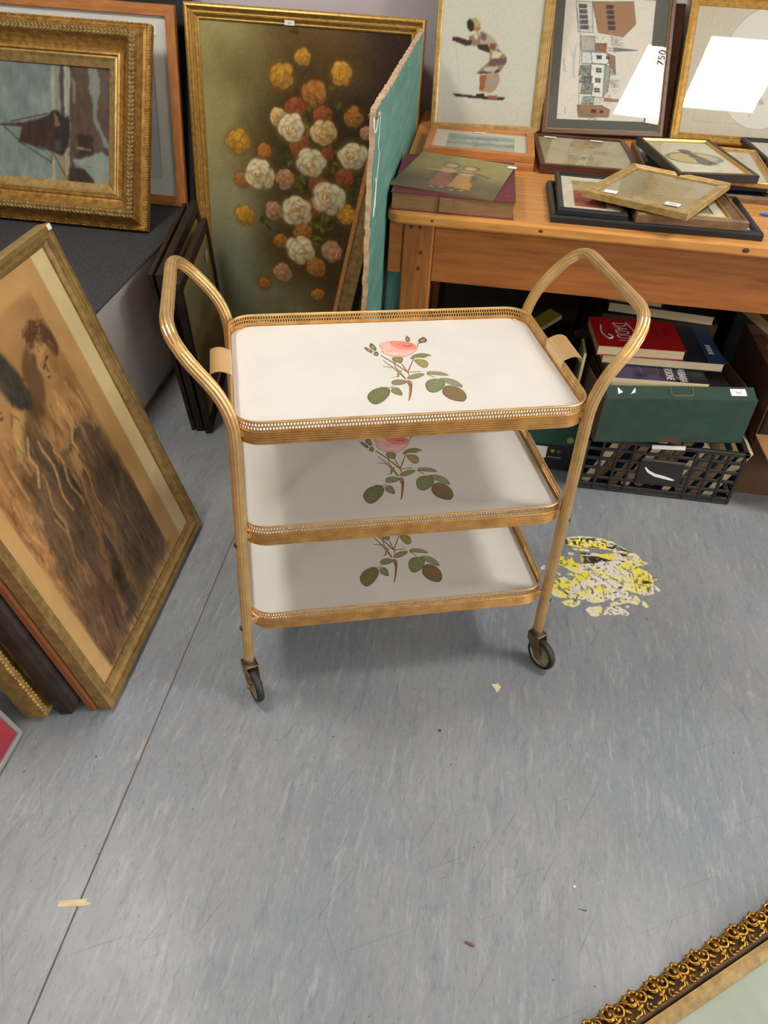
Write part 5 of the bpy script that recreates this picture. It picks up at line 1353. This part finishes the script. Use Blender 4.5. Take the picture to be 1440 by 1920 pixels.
# ================================================================== UNDER THE TABLE
blackp = mat('black_plastic', (44, 42, 40), .45, col2=(32, 31, 30), nscale=20)
crate = thing('plastic_crate', 'black slatted plastic crate of books under the pine table', 'crate', Matrix.Translation((.606, 1.832, 0)))
CW, CDp, CHh = .43, .34, .19
MB().bbox(-CW / 2, CW / 2, 0, CDp, 0, .008, .002).build('base', blackp, crate)
def bar(a, nm): return MB().bbox(*a, .0015).build(nm, blackp, crate)
for y0 in (0.0, CDp - .006):
    for k, z in enumerate((.008, .040, .072, .104, .136)):
        bar((-CW / 2, CW / 2, y0, y0 + .006, z, z + (.016 if k == 0 else .010)), 'slat')
    bar((-CW / 2 - .004, CW / 2 + .004, y0 - .004, y0 + .008, .166, .178), 'top_rail')
    for k in range(11):
        x = -CW / 2 + k * (CW - .008) / 10
        if y0 == 0 and 3.5 < k < 6.5: continue
        bar((x, x + .008, y0 - .002, y0 + .007, .006, .168), 'upright')
for x0 in (-CW / 2, CW / 2 - .006):
    for z in (.008, .040, .072, .104, .136): bar((x0, x0 + .006, 0, CDp, z, z + .010), 'slat')
    bar((x0 - .004, x0 + .010, -.004, CDp + .004, .166, .178), 'top_rail')
    for k in range(6): bar((x0 - .001, x0 + .007, k * (CDp - .008) / 5, k * (CDp - .008) / 5 + .008, .006, .168), 'upright')
pl = MB().bbox(-.062, .062, -.006, .004, .045, .128, .004).build('name_panel', blackp, crate)
tornp = [(-.045, .100), (-.035, .086), (-.012, .074), (.012, .070), (.040, .066), (.046, .070), (.012, .080), (-.012, .084), (-.030, .092), (-.044, .104)]
MB().add([(x, -.0064, z) for x, z in tornp], [tuple(reversed(range(len(tornp))))]).build('torn_label', paper_white, crate)
MB().box(-.03, .058, -.0075, -.0045, .168, .180, 0, Matrix.Rotation(-.08, 4, 'Y')).build('tag_strip', paper_white, crate)
R = random.Random(12)
covs = [mat('cover_red', (128, 28, 30), .6), mat('cover_navy', (34, 40, 66), .6), mat('cover_brown', (86, 60, 42), .6), mat('cover_cream', (206, 196, 172), .6), mat('cover_black', (32, 30, 32), .5), mat('cover_teal', (46, 82, 84), .6)]
posn = ['first', 'second', 'third', 'fourth', 'fifth', 'sixth', 'seventh', 'eighth', 'ninth', 'tenth']
for k in range(10):                                              # paperbacks leaning in the crate, page edges up
    x = .606 - .185 + k * .038
    M = Matrix.Translation((x - .008, 1.832 + .165, .0095)) @ Matrix.Rotation(.42, 4, 'Y') @ Matrix.Rotation(-PI / 2, 4, 'Y')
    hh = R.uniform(.178, .192)
    book('paperback', 'paperback leaning page-edge up in the crate, %s from the left' % posn[k], M @ Matrix.Translation((hh / 2, 0, -.013)), hh, .30 * R.uniform(.8, 1), R.uniform(.018, .026), covs[(k * 2 + 1) % 6], pages_old_shade if k % 3 else None, False, 'paperbacks in the black crate')  # darker page colour on most of these imitates the shade in the crate

gcard = mat('green_card', (38, 66, 50), .7, col2=(32, 56, 43), nscale=30, bump=.1, bscale=30)
gcard_d = mat('card_inside', (84, 60, 42), .85, col2=(66, 46, 32), nscale=8)
gb = thing('green_box', 'dark green cardboard box of books sitting on the black crate', 'box', flat(.594, 1.811, .1990, 10.5))
GW, GDp, GH = .405, .34, .136
MB().bbox(-GW / 2, GW / 2, 0, .004, 0, GH, .001).build('front_panel', gcard, gb)
MB().bbox(-GW / 2, GW / 2, GDp, GDp + .004, 0, GH + .02, .001).build('back_panel', gcard_d, gb)
for s in (-1, 1): MB().bbox(s * GW / 2 - .002, s * GW / 2 + .002, 0, GDp, 0, GH, .001).build('side_panel', gcard_d, gb)
MB().bbox(-GW / 2, GW / 2, 0, GDp, 0, .004, .001).build('bottom_panel', gcard_d, gb)
fm_ = Matrix.Translation((0, .001, GH)) @ Matrix.Rotation(math.radians(22), 4, 'X')
fp = MB().box(-GW / 2 + .004, GW / 2 - .002, 0, .040, -.002, .001, 0, None).build('folded_flap', gcard, gb); fp.matrix_local = fm_
q = MB().box(-.021, .021, -.011, .011, 0, .0004).build('price_label', paper_white, fp); q.matrix_local = Matrix.Translation((.155, .022, .0015)); lettering('747', .012, ink, q, Matrix.Translation((0, -.002, .0007)))
for x in (-.168, -.135): MB().add([(x, .012, .0016), (x + .014, .018, .0016), (x + (.002 if x < -.15 else .016), .034, .0016)], [(0, 1, 2)]).build('torn_sticker', paper_white, fp)
hs = MB(); hs.tube(fillet([(-.026, .04, .002), (-.026, .008, .002), (.032, .010, .002), (.034, .04, .002)], .008, 4), .0012, 6); hs.build('handle_slot', mat('slot_edge', (120, 110, 78), .8), fp)
hb = MB().add([(-.03, -.0003, .001), (.03, -.0003, .001), (.026, -.0003, .016), (-.026, -.0003, .016)], [(0, 1, 2, 3)]).build('lower_cutout', gcard_d, gb)

red_c = mat('red_jacket', (186, 22, 30), .35); dn = mat('dark_blue_jacket', (24, 32, 48), .4); pur = mat('purple_jacket', (66, 56, 92), .35, col2=(22, 20, 30), nscale=14, contrast=(.42, .58), col3=(120, 116, 170), n3=22, c3=(.62, .72)); blu = mat('blue_jacket', (28, 66, 104), .4)
IZ = .2035
book('hardback', 'plain brown hardback at the bottom left of the green box', flat(.475, 1.958, IZ, 10.5), .19, .29, .040, covs[2], None, True)
book('hardback', 'plain navy hardback at the bottom right of the green box', flat(.663, 1.993, IZ, 10.5), .17, .29, .040, covs[1], None, True)
book('hardback', 'cream hardback in the middle of the green box pile', flat(.575, 1.978, IZ + .0405, 9), .33, .27, .050, covs[3], None, True)
book('hardback', 'black hardback below the purple novel', flat(.57, 1.985, IZ + .091, 7), .32, .25, .036, covs[4], None, True)
b1 = book('paperback_novel', 'dark purple novel with white title behind the green flap', flat(.535, 1.938, IZ + .1275, 4), .25, .165, .026, pur, None, False)
lettering('BARBARA', .030, white_ink, b1, Matrix.Translation((.062, -.040, .0263)) @ Matrix.Rotation(-PI / 2 - .06, 4, 'Z') @ Matrix.Diagonal((.62, 1, 1, 1)))
lettering('ERSKINE', .030, white_ink, b1, Matrix.Translation((.028, -.040, .0263)) @ Matrix.Rotation(-PI / 2 - .06, 4, 'Z') @ Matrix.Diagonal((.62, 1, 1, 1)))
for k, xx in enumerate((-.045, .0)): MB().box(xx, xx + .0014, -.05, .03, .0261, .0263).build('print_line', mat('grey_ink', (126, 120, 140), .6), b1)
b2 = book('hardback_book', 'large dark blue hardback with blue spine under the red novel', flat(.545, 2.036, IZ + .154, 3), .325, .22, .026, dn, None, True)
MB().box(.118, .163, -.11, .11, .0262, .0268).build('blue_panel', blu, b2)
for k in range(7): MB().box(.13 + .002 * (k % 2), .144, -.06 + k * .008, -.056 + k * .008, .0269, .0271).build('print_line', white_ink, b2)
b3 = book('red_novel', 'bright red hardback novel with ornate white title', flat(.480, 2.004, IZ + .1805, 4), .232, .172, .028, red_c, None, True)
lettering('DADDY', .046, white_ink, b3, Matrix.Translation((-.040, .0, .0284)) @ Matrix.Rotation(-PI / 2, 4, 'Z') @ Matrix.Diagonal((.72, 1.2, 1, 1)))
sw = MB().tube(dens(fillet([(-.092, .035, .0286), (-.098, -.01, .0286), (-.080, -.045, .0286), (-.066, -.03, .0286), (-.078, -.018, .0286)], .02, 5), .01), .0022, 6); sw.build('title_flourish', white_ink, b3)
MB().tube(dens(fillet([(-.018, .06, .0286), (-.002, .0, .0286), (-.020, -.045, .0286), (-.01, -.08, .0286)], .02, 5), .01), .0020, 6).build('title_flourish', white_ink, b3)
for k in range(2): lettering(('DANIELLE', 'STEEL')[k], .018, mat('dark_red_ink', (110, 12, 18), .5), b3, Matrix.Translation((.055 + .028 * k, .02, .0284)) @ Matrix.Rotation(-PI / 2, 4, 'Z'))
book('hardback', 'cream-paged hardback lying at the back of the box', flat(.585, 2.270, IZ + .176, -6), .30, .17, .030, covs[4], None, True)
book('paperback', 'fat cream paperback on top of the back books', flat(.498, 2.265, IZ + .2075, -8), .17, .12, .034, covs[3], None, False)
for k in range(3):
    book('magazine', ('left', 'middle', 'right')[k] + ' dark magazine slanting under the table apron', flat(.76 + .03 * k, 2.355 + .01 * k, .458 + .016 * k, -52, 0, 0) @ Matrix.Rotation(.25, 4, 'Y'), .22, .16, .012, (covs[2], covs[0], covs[4])[k], None, False, 'magazines slanting behind the green box')
book('paperback', 'tan paged paperback slanting at the right behind the box', flat(.885, 2.19, .405, -56) @ Matrix.Rotation(.2, 4, 'Y'), .18, .12, .03, covs[2], None, False)
book('hardback', 'thick dark hardback propping the back books behind the box', flat(.585, 2.29, .0, 0), .34, .17, .372, covs[4], covs[2], True)

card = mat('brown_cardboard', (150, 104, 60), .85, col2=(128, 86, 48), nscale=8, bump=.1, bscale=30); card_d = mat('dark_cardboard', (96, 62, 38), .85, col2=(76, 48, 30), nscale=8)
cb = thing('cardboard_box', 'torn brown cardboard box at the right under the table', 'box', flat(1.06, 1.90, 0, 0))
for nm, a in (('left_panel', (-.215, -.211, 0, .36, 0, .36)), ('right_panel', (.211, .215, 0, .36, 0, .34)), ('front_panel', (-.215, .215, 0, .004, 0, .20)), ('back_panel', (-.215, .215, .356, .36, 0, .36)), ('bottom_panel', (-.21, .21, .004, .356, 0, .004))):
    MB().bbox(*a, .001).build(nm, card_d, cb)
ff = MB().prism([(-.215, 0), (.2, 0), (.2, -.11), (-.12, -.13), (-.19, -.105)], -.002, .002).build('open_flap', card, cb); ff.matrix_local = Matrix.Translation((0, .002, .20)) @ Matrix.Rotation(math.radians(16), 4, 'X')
tl = MB().prism([(0, .30), (.03, .28), (.034, .22), (.018, .20), (.022, .14), (.0, .10)], -.0015, .0015).build('torn_flap', card, cb); tl.matrix_local = Matrix.Translation((-.213, 0, .352)) @ Matrix.Rotation(-.5, 4, 'Y')
book('paperback', 'pale paperback standing inside the brown cardboard box', Matrix.Translation((.905, 2.02, .006)) @ Matrix.Rotation(-PI / 2 + .1, 4, 'Y') @ Matrix.Translation((.19, 0, 0)), .36, .22, .03, covs[3], None, False)

# left pile under the table
bc = thing('black_carton', 'black carton with small white label under the green carton', 'box', flat(.272, 1.905, 0, 1))
MB().bbox(-.105, .105, 0, .30, 0, .092, .003).build('body', mat('black_card', (30, 27, 26), .6), bc)
q = MB().box(-.022, .022, -.0012, 0, -.02, .02).build('white_label', paper_white, bc); q.location = (.004, 0, .062)
MB().lathe([(.006, 0), (.006, .0008)], 14, Matrix.Translation((.042, 0, .068)) @ Matrix.Rotation(PI / 2, 4, 'X')).build('yellow_dot', mat('yellow_dot', (176, 156, 70), .6), bc)
MB().lathe([(.006, 0), (.006, .0008)], 14, Matrix.Translation((.060, 0, .067)) @ Matrix.Rotation(PI / 2, 4, 'X')).build('mauve_dot', mat('mauve_dot', (106, 84, 92), .6), bc)
MB().box(.03, .07, -.001, 0, .044, .048).build('print_line', mat('grey_ink', (126, 120, 140), .6), bc)
gc = thing('green_carton', 'deep green open carton left of the crate under table', 'box', flat(.272, 1.900, .0925, 1))
g2 = mat('bottle_green_card', (28, 70, 56), .6)
for nm, a in (('front_panel', (-.104, .104, 0, .004, 0, .10)), ('back_panel', (-.104, .104, .30, .304, 0, .10)), ('left_panel', (-.104, -.100, .004, .30, 0, .10)), ('right_panel', (.100, .104, .004, .30, 0, .10)), ('bottom_panel', (-.100, .100, .004, .30, 0, .004))):
    MB().bbox(*a, .001).build(nm, g2, gc)
MB().lathe([(.010, 0), (.010, .0008)], 18, Matrix.Translation((.085, 0, .02)) @ Matrix.Rotation(PI / 2, 4, 'X')).build('pale_sticker', mat('pale_sticker', (150, 140, 110), .7), gc)
for k, (nm, lb, cm, x, y, z, ry) in enumerate((('green_folder', 'bright green folder leaning in the green carton', mat('bright_green', (70, 128, 40), .5), .318, 1.975, .100, -.10), ('dark_folder', 'dark folder beside the bright green folder', covs[4], .290, 1.985, .100, -.06), ('pale_magazine', 'pale magazine standing at the right inside the green carton', mat('pale_cover', (150, 146, 132), .6), .3480, 1.965, .098, 0))):
    book(nm, lb, Matrix.Translation((x, y, z)) @ Matrix.Rotation(-PI / 2 + ry, 4, 'Y') @ Matrix.Translation((.125 if k < 2 else .14, 0, 0)), .25 if k < 2 else .28, .13 if k < 2 else .09, .008, cm, None, False)
br = thing('straw_brush', 'straw coloured bristle brush lying on the green carton', 'brush', flat(.240, 2.11, .2485, 35))
MB().bbox(-.07, .05, -.025, .025, 0, .02, .004).build('brush_head', covs[2], br)
mb = MB(); R = random.Random(2)
for k in range(160):
    y = R.uniform(-.023, .023); z = R.uniform(.003, .018); mb.tube([(.045, y, z), (.10 + R.uniform(-.01, .01), y * 1.6 + R.uniform(-.006, .006), z + R.uniform(-.004, .012))], .0011, 4, False)
o = mb.build('bristles', mat('straw', (176, 134, 70), .8), br); o['kind'] = 'stuff'
book('yellow_book', 'thin yellow spined book slanting above the straw brush', flat(.225, 2.20, .30, 40) @ Matrix.Rotation(-.3, 4, 'Y'), .18, .05, .014, mat('cover_yellow', (150, 128, 46), .6), None, False)
book('hardback', 'brown hardback filling the left carton behind the brush', flat(.246, 2.125, .097, 1), .14, .13, .15, covs[2], None, True)

shade_m = mat('shade_box_dark', (48, 40, 36), .8, col2=(38, 32, 29), nscale=6)  # dark boxes added to hide the pale wall and stand in for shade
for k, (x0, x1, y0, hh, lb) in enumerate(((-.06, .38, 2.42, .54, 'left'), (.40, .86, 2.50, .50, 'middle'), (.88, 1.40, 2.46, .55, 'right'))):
    dc = thing('shade_box', 'dark box added to stand in for shade at the back under table, ' + lb, 'box', Matrix.Translation(((x0 + x1) / 2, y0, 0)), 'dark boxes added as shade under the table')
    w_ = (x1 - x0) / 2; MB().bbox(-w_, w_, 0, .24, 0, hh, .003).build('body', shade_m, dc)
    for y_ in (0, .121): MB().bbox(-w_, w_, y_, y_ + .119, hh, hh + .003, .001).build('lid_flap', shade_m, dc)
# ================================================================== FLOOR STICKER AND BITS
ST = [[(-80,124),(-63,136),(-35,145),(-2,149),(31,147),(53,140),(62,130),(78,120),(93,110),(113,98),(122,83),(141,67),(122,60),(100,75),(79,80),(59,92),(41,105),(6,103),(-32,100),(-59,101),(-75,108)],[(-36,79),(-12,85),(20,85),(48,90),(59,96),(85,85),(105,72),(122,60),(104,49),(117,43),(132,38),(143,21),(141,-10),(135,-44),(113,-51),(90,-48),(71,-40),(74,-58),(94,-58),(100,-75),(88,-91),(71,-84),(55,-93),(24,-102),(27,-74),(10,-94),(-16,-101),(-45,-92),(-66,-95),(-91,-98),(-113,-91),(-122,-75),(-117,-56),(-101,-49),(-114,-36),(-82,-20),(-64,-31),(-56,-15),(-79,-11),(-60,0),(-75,12),(-34,31),(-36,51)],[(-94,56),(-59,58),(-53,36),(-32,32),(-54,12),(-80,15),(-98,24)],[(-94,-109),(-73,-98),(-48,-99),(-49,-115),(-67,-125),(-87,-118)],[(-39,-124),(-27,-116),(-1,-105),(5,-116),(1,-134),(-9,-144),(-24,-145),(-33,-133)],[(6,-136),(11,-110),(34,-100),(54,-104),(67,-119),(61,-130),(46,-126),(26,-133)],[(147,24),(156,21),(151,7),(143,4)],[(142,-9),(155,-22),(152,-31),(142,-24)],[(104,-69),(112,-76),(120,-87),(112,-96),(102,-85)],[(-69,73),(-55,77),(-55,67),(-67,64)],[(-142,4),(-131,18),(-128,3),(-139,-7)],[(-101,-8),(-92,-4),(-91,-16),(-97,-17)],[(-60,93),(-11,96),(-12,87),(-50,85)],[(61,-96),(72,-94),(71,-102),(63,-102)]]
SK = [[(-72,130),(6,144),(9,139),(-66,120)],[(-56,120),(-31,123),(-29,106),(-54,106)],[(-10,110),(19,111),(17,105),(-11,102)],[(59,119),(90,112),(87,105),(63,109)],[(-35,79),(-9,82),(-9,74),(-34,70)],[(-32,65),(8,71),(24,68),(48,64),(28,56),(18,60),(6,46),(-31,38)],[(67,96),(86,93),(104,90),(98,81),(74,85)],[(-99,-60),(-72,-82),(-78,-85),(-100,-67)],[(-31,-46),(-12,-48),(-11,-70),(-16,-70),(-16,-54),(-30,-51)],[(114,1),(133,4),(132,-4),(113,-11)],[(98,63),(105,57),(101,52)]]
SY = [[(-97,56),(-51,56),(-37,27),(-54,12),(-96,16)],[(-67,-24),(-49,2),(-17,15),(-19,-16),(-41,-35),(-62,-35)],[(93,62),(107,49),(132,38),(142,13),(136,-25),(115,-33),(94,-18),(93,20)],[(-117,-63),(-98,-38),(-72,-33),(-66,-54),(-77,-81),(-103,-82)],[(-74,130),(53,145),(60,109),(6,103),(-70,103)],[(4,86),(53,87),(48,66),(19,65)],[(-11,-44),(10,-33),(9,-48),(-10,-58)],[(83,-67),(96,-67),(92,-76),(84,-76)],[(54,51),(92,58),(90,34),(63,30)]]
def sticker():
    S_ = .31; c = Cv(S_, S_, 210, (226, 216, 204))
    tv = lambda p: (p[0] / 1000 / S_ + .5, .5 - p[1] / 1000 / S_)
    msk = Cv(S_, S_, 210, (0, 0, 0))
    for k, p in enumerate(ST): msk.poly([tv(q) for q in p], (255, 255, 255), 1, .010, k)
    n1 = vnoise(c.nx, c.ny, 26, 26, 3, 4); n2 = vnoise(c.nx, c.ny, 40, 40, 8, 3)
    c.A += (n1[..., None] - .5) * 14
    for k, p in enumerate(SY): c.poly([tv(q) for q in p], (234, 218, 70), .9, .02, 20 + k)
    c.blend(np.clip((vnoise(c.nx, c.ny, 9, 9, 31, 4) - .5) * 6, 0, 1) * .55, (232, 222, 120))
    for k, p in enumerate(SK): c.poly([tv(q) for q in p], (46, 42, 34), .95, .012, 40 + k)
    c.blend(np.clip((n2 - .66) * 14, 0, 1) * .8, (150, 140, 60)); c.blend(np.clip((vnoise(c.nx, c.ny, 14, 14, 77, 4) - .56) * 8, 0, 1) * .7, (236, 222, 90)); c.blend(np.clip((vnoise(c.nx, c.ny, 30, 30, 78, 3) - .70) * 20, 0, 1) * .8, (60, 54, 40))
    # what is left of the word along the top
    def stroke(pts, col=(238, 220, 62)):
        c.line([tv(q) for q in pts], .022, col)
    for x in range(-74, 60, 1): c.ell(*tv((x, 124 + .0 * x + (14 * (1 - ((x + 4) / 78.0) ** 2)) - 12)), .034, .034, 0, (52, 48, 36), .2, .9)
    stroke([(-54, 124), (-62, 122), (-62, 116), (-55, 113), (-55, 107), (-63, 106)]); stroke([(-48, 126), (-34, 128)]); stroke([(-41, 127), (-40, 108)])
    stroke([(-30, 110), (-22, 131), (-14, 111)]); stroke([(-27, 118), (-17, 118)]); stroke([(-7, 110), (-6, 131), (8, 111), (9, 131)]); stroke([(18, 111), (19, 130), (32, 125), (32, 114), (18, 111)])
    c.blend(np.clip((vnoise(c.nx, c.ny, 34, 34, 91, 3) - .58) * 12, 0, 1) * (c.V < .24) * .9, (226, 216, 190))
    holes = (n1 > .70) | ((n2 > .74) & (n1 > .45))
    keep = (msk.A[..., 0] > 120) & ~holes
    for (x0, y0, x1, y1) in ((90, 52, 96, -52), (133, 40, 130, -40), (48, 40, 74, 6), (-62, 0, -30, -70), (10, -30, 14, -100), (-20, 30, 60, -60)):
        d = np.abs((c.V - tv((x0, y0))[1]) * (tv((x1, y1))[0] - tv((x0, y0))[0]) - (c.U - tv((x0, y0))[0]) * (tv((x1, y1))[1] - tv((x0, y0))[1])) / math.hypot(tv((x1, y1))[0] - tv((x0, y0))[0], tv((x1, y1))[1] - tv((x0, y0))[1])
        ylo, yhi = sorted((tv((x0, y0))[1], tv((x1, y1))[1])); keep &= ~((d < .0035) & (c.V > ylo) & (c.V < yhi))
    return c.mesh('floor_sticker', print_mat('sticker_ink', .5), keep)
o = link('floor_sticker', sticker()); o.location = (.42, 1.47 - .155, .0006)
tag(o, 'worn flaking yellow, white and black round sticker on the floor', 'sticker')
def bit(name, label, cat, poly, x, y, th, m, rot=0, z=.0003):
    o = MB().prism(poly, 0, th).build(name, m); o.matrix_world = Matrix.Translation((x, y, z)) @ Matrix.Rotation(rot, 4, 'Z')
    return tag(o, label, cat)
tape_m = mat('old_tape', (196, 176, 128), .35, col2=(176, 150, 96), nscale=40)
bit('tape_strip', 'short strip of yellowed tape across the floor seam', 'tape', [(-.026, -.007), (.02, -.004), (.03, .0), (.018, .004), (.022, .008), (-.024, .003)], -.519, .512, .0004, tape_m, .12)
bit('paper_scrap', 'small torn cream paper scrap on floor below the trolley', 'scrap', [(-.009, .012), (-.002, .010), (.006, .012), (.011, .002), (.004, -.008), (-.001, -.012), (-.004, -.002)], .173, 1.073, .0005, mat('scrap_cream', (222, 204, 170), .8), .2)
bit('wood_sliver', 'thin brown wood splinter with white side on bare floor', 'splinter', [(-.009, .002), (.007, -.003), (.009, .000), (-.006, .005)], .138, .544, .003, mat('sliver', (120, 86, 58), .7), 0)
bit('brown_flake', 'tiny dark brown flake on the floor mid picture', 'flake', [(-.004, 0), (.001, -.003), (.004, .002), (0, .004)], .06, .945, .001, mahog, .4)
bit('pale_pellet', 'tiny pale pellet on the floor near gilt corner', 'crumb', [(-.003, 0), (0, -.003), (.003, .001), (0, .003)], .316, .665, .002, mat('scrap_cream', (222, 204, 170), .8), .4)
bit('dark_splinter', 'tiny dark straight splinter on the floor near gilt corner', 'splinter', [(-.007, 0), (.007, -.001), (.007, .001)], .327, .628, .001, black_wood, -.1)

# ================================================================== ORNATE GILT FRAME, BOTTOM RIGHT
og_gold = mat('carved_gold', (206, 158, 70), .28, .85, col2=(150, 104, 36), nscale=30); og_dark = mat('carved_ground', (84, 56, 26), .55, .4, col2=(52, 34, 18), nscale=30)
e0 = Vector((.317, .452)); e1 = Vector((.632, .671)); ed = (e1 - e0).normalized()
OW, OH, ORW = .62, .46, .062
ctr = e0 + ed * .10
# local x runs along the visible edge; the frame lies on the floor to the right of that edge
M = basis((ctr.x + ed.x * .12, ctr.y + ed.y * .12, .001), (-ed.x, -ed.y, 0), (ed.y, -ed.x, 0))
og = thing('carved_gilt_frame', 'ornate carved gilt frame with pale grey-green panel lying on floor', 'frame', M)
P = [(0, 0), (0, .014), (.006, .020), (.034, .026), (.040, .022), (.042, .026), (.050, .024), (.056, .018), (.062, .012), (.062, 0)]
for sd in 'brtl':
    rail(OW, OH, sd, [(d, z) for d, z in P if d <= .041] + [(.041, 0)], og_dark, og, 'carved_ground')
    rail(OW, OH, sd, [(.0405, 0)] + [(d, z) for d, z in P if d > .041], gilt_old, og, 'plain_slip')
MB().box(-OW / 2 + .055, OW / 2 - .055, .055, OH - .055, .003, .006).build('backing_board', backing, og)
cvo = art_plain((158, 166, 150), 3, 8, 40, 6)(OW - .12, OH - .12)
o = link('artwork', cvo.mesh('artwork', pm), og); o.location = (0, .06, .0075)
def motif():
    mb = MB()
    def scroll(cx, cy, r, a0, turns, flip, rt=.0022, z=.024):
        pts = []; n = 16
        for k in range(n + 1):
            q = k / n; a = a0 + flip * turns * 2 * PI * q; rr = r * (1 - .78 * q)
            pts.append(Vector((cx + rr * math.cos(a), cy + rr * math.sin(a), z + .006 * q)))
        mb.tube(pts, [rt * (1 - .3 * k / n) for k in range(n + 1)], 6)
        mb.ball(pts[-1], rt * 1.5, rt * 1.5, rt * 1.4, None, 6, 4)
    scroll(-.012, .013, .0105, 2.6, 1.15, -1); scroll(.012, .016, .0105, -.6, 1.1, 1); 
    scroll(-.013, .029, .006, 0.6, .8, 1, .0016, .026); scroll(.011, .031, .006, 2.2, .8, -1, .0016, .026)
    for (x, y, rx, ry, a) in ((-.003, .010, .008, .0028, .9), (.003, .022, .009, .003, -.7), (-.019, .020, .007, .0026, 1.5), (.020, .026, .007, .0026, .3), (-.006, .034, .006, .0024, .2), (.018, .008, .006, .0026, -.6), (-.018, .006, .006, .0026, .5), (.004, .035, .005, .002, -.4), (-.02, .033, .005, .002, 1.0)):
        mb.ball((x, y, .0255), rx, ry, .0030, Matrix.Rotation(a, 3, 'Z'), 7, 4)
    mb.tube(fillet([(-.022, .018, .026), (-.008, .022, .030), (.006, .008, .030), (.020, .014, .026)], .01, 4), .0014, 6)
    mb.v = [(x * 1.04, y * 1.16 - .0085, z - (.004 if y < .012 else 0)) for x, y, z in mb.v]
    return mb.mesh('scroll_ornament', og_gold, True)
mo = motif()
for sd, ln in (('b', OW), ('r', OH), ('t', OW), ('l', OH)):
    n = int(round(ln / .045))
    for k in range(n):
        q = -ln / 2 + (k + .5) * ln / n
        L_ = {'b': Matrix.Translation((q, 0, 0)), 't': Matrix.Translation((q, OH, 0)) @ Matrix.Rotation(PI, 4, 'Z'),
              'r': Matrix.Translation((OW / 2, OH / 2 + q, 0)) @ Matrix.Rotation(PI / 2, 4, 'Z'), 'l': Matrix.Translation((-OW / 2, OH / 2 + q, 0)) @ Matrix.Rotation(-PI / 2, 4, 'Z')}[sd]
        link('scroll_ornament', mo, og, L_)
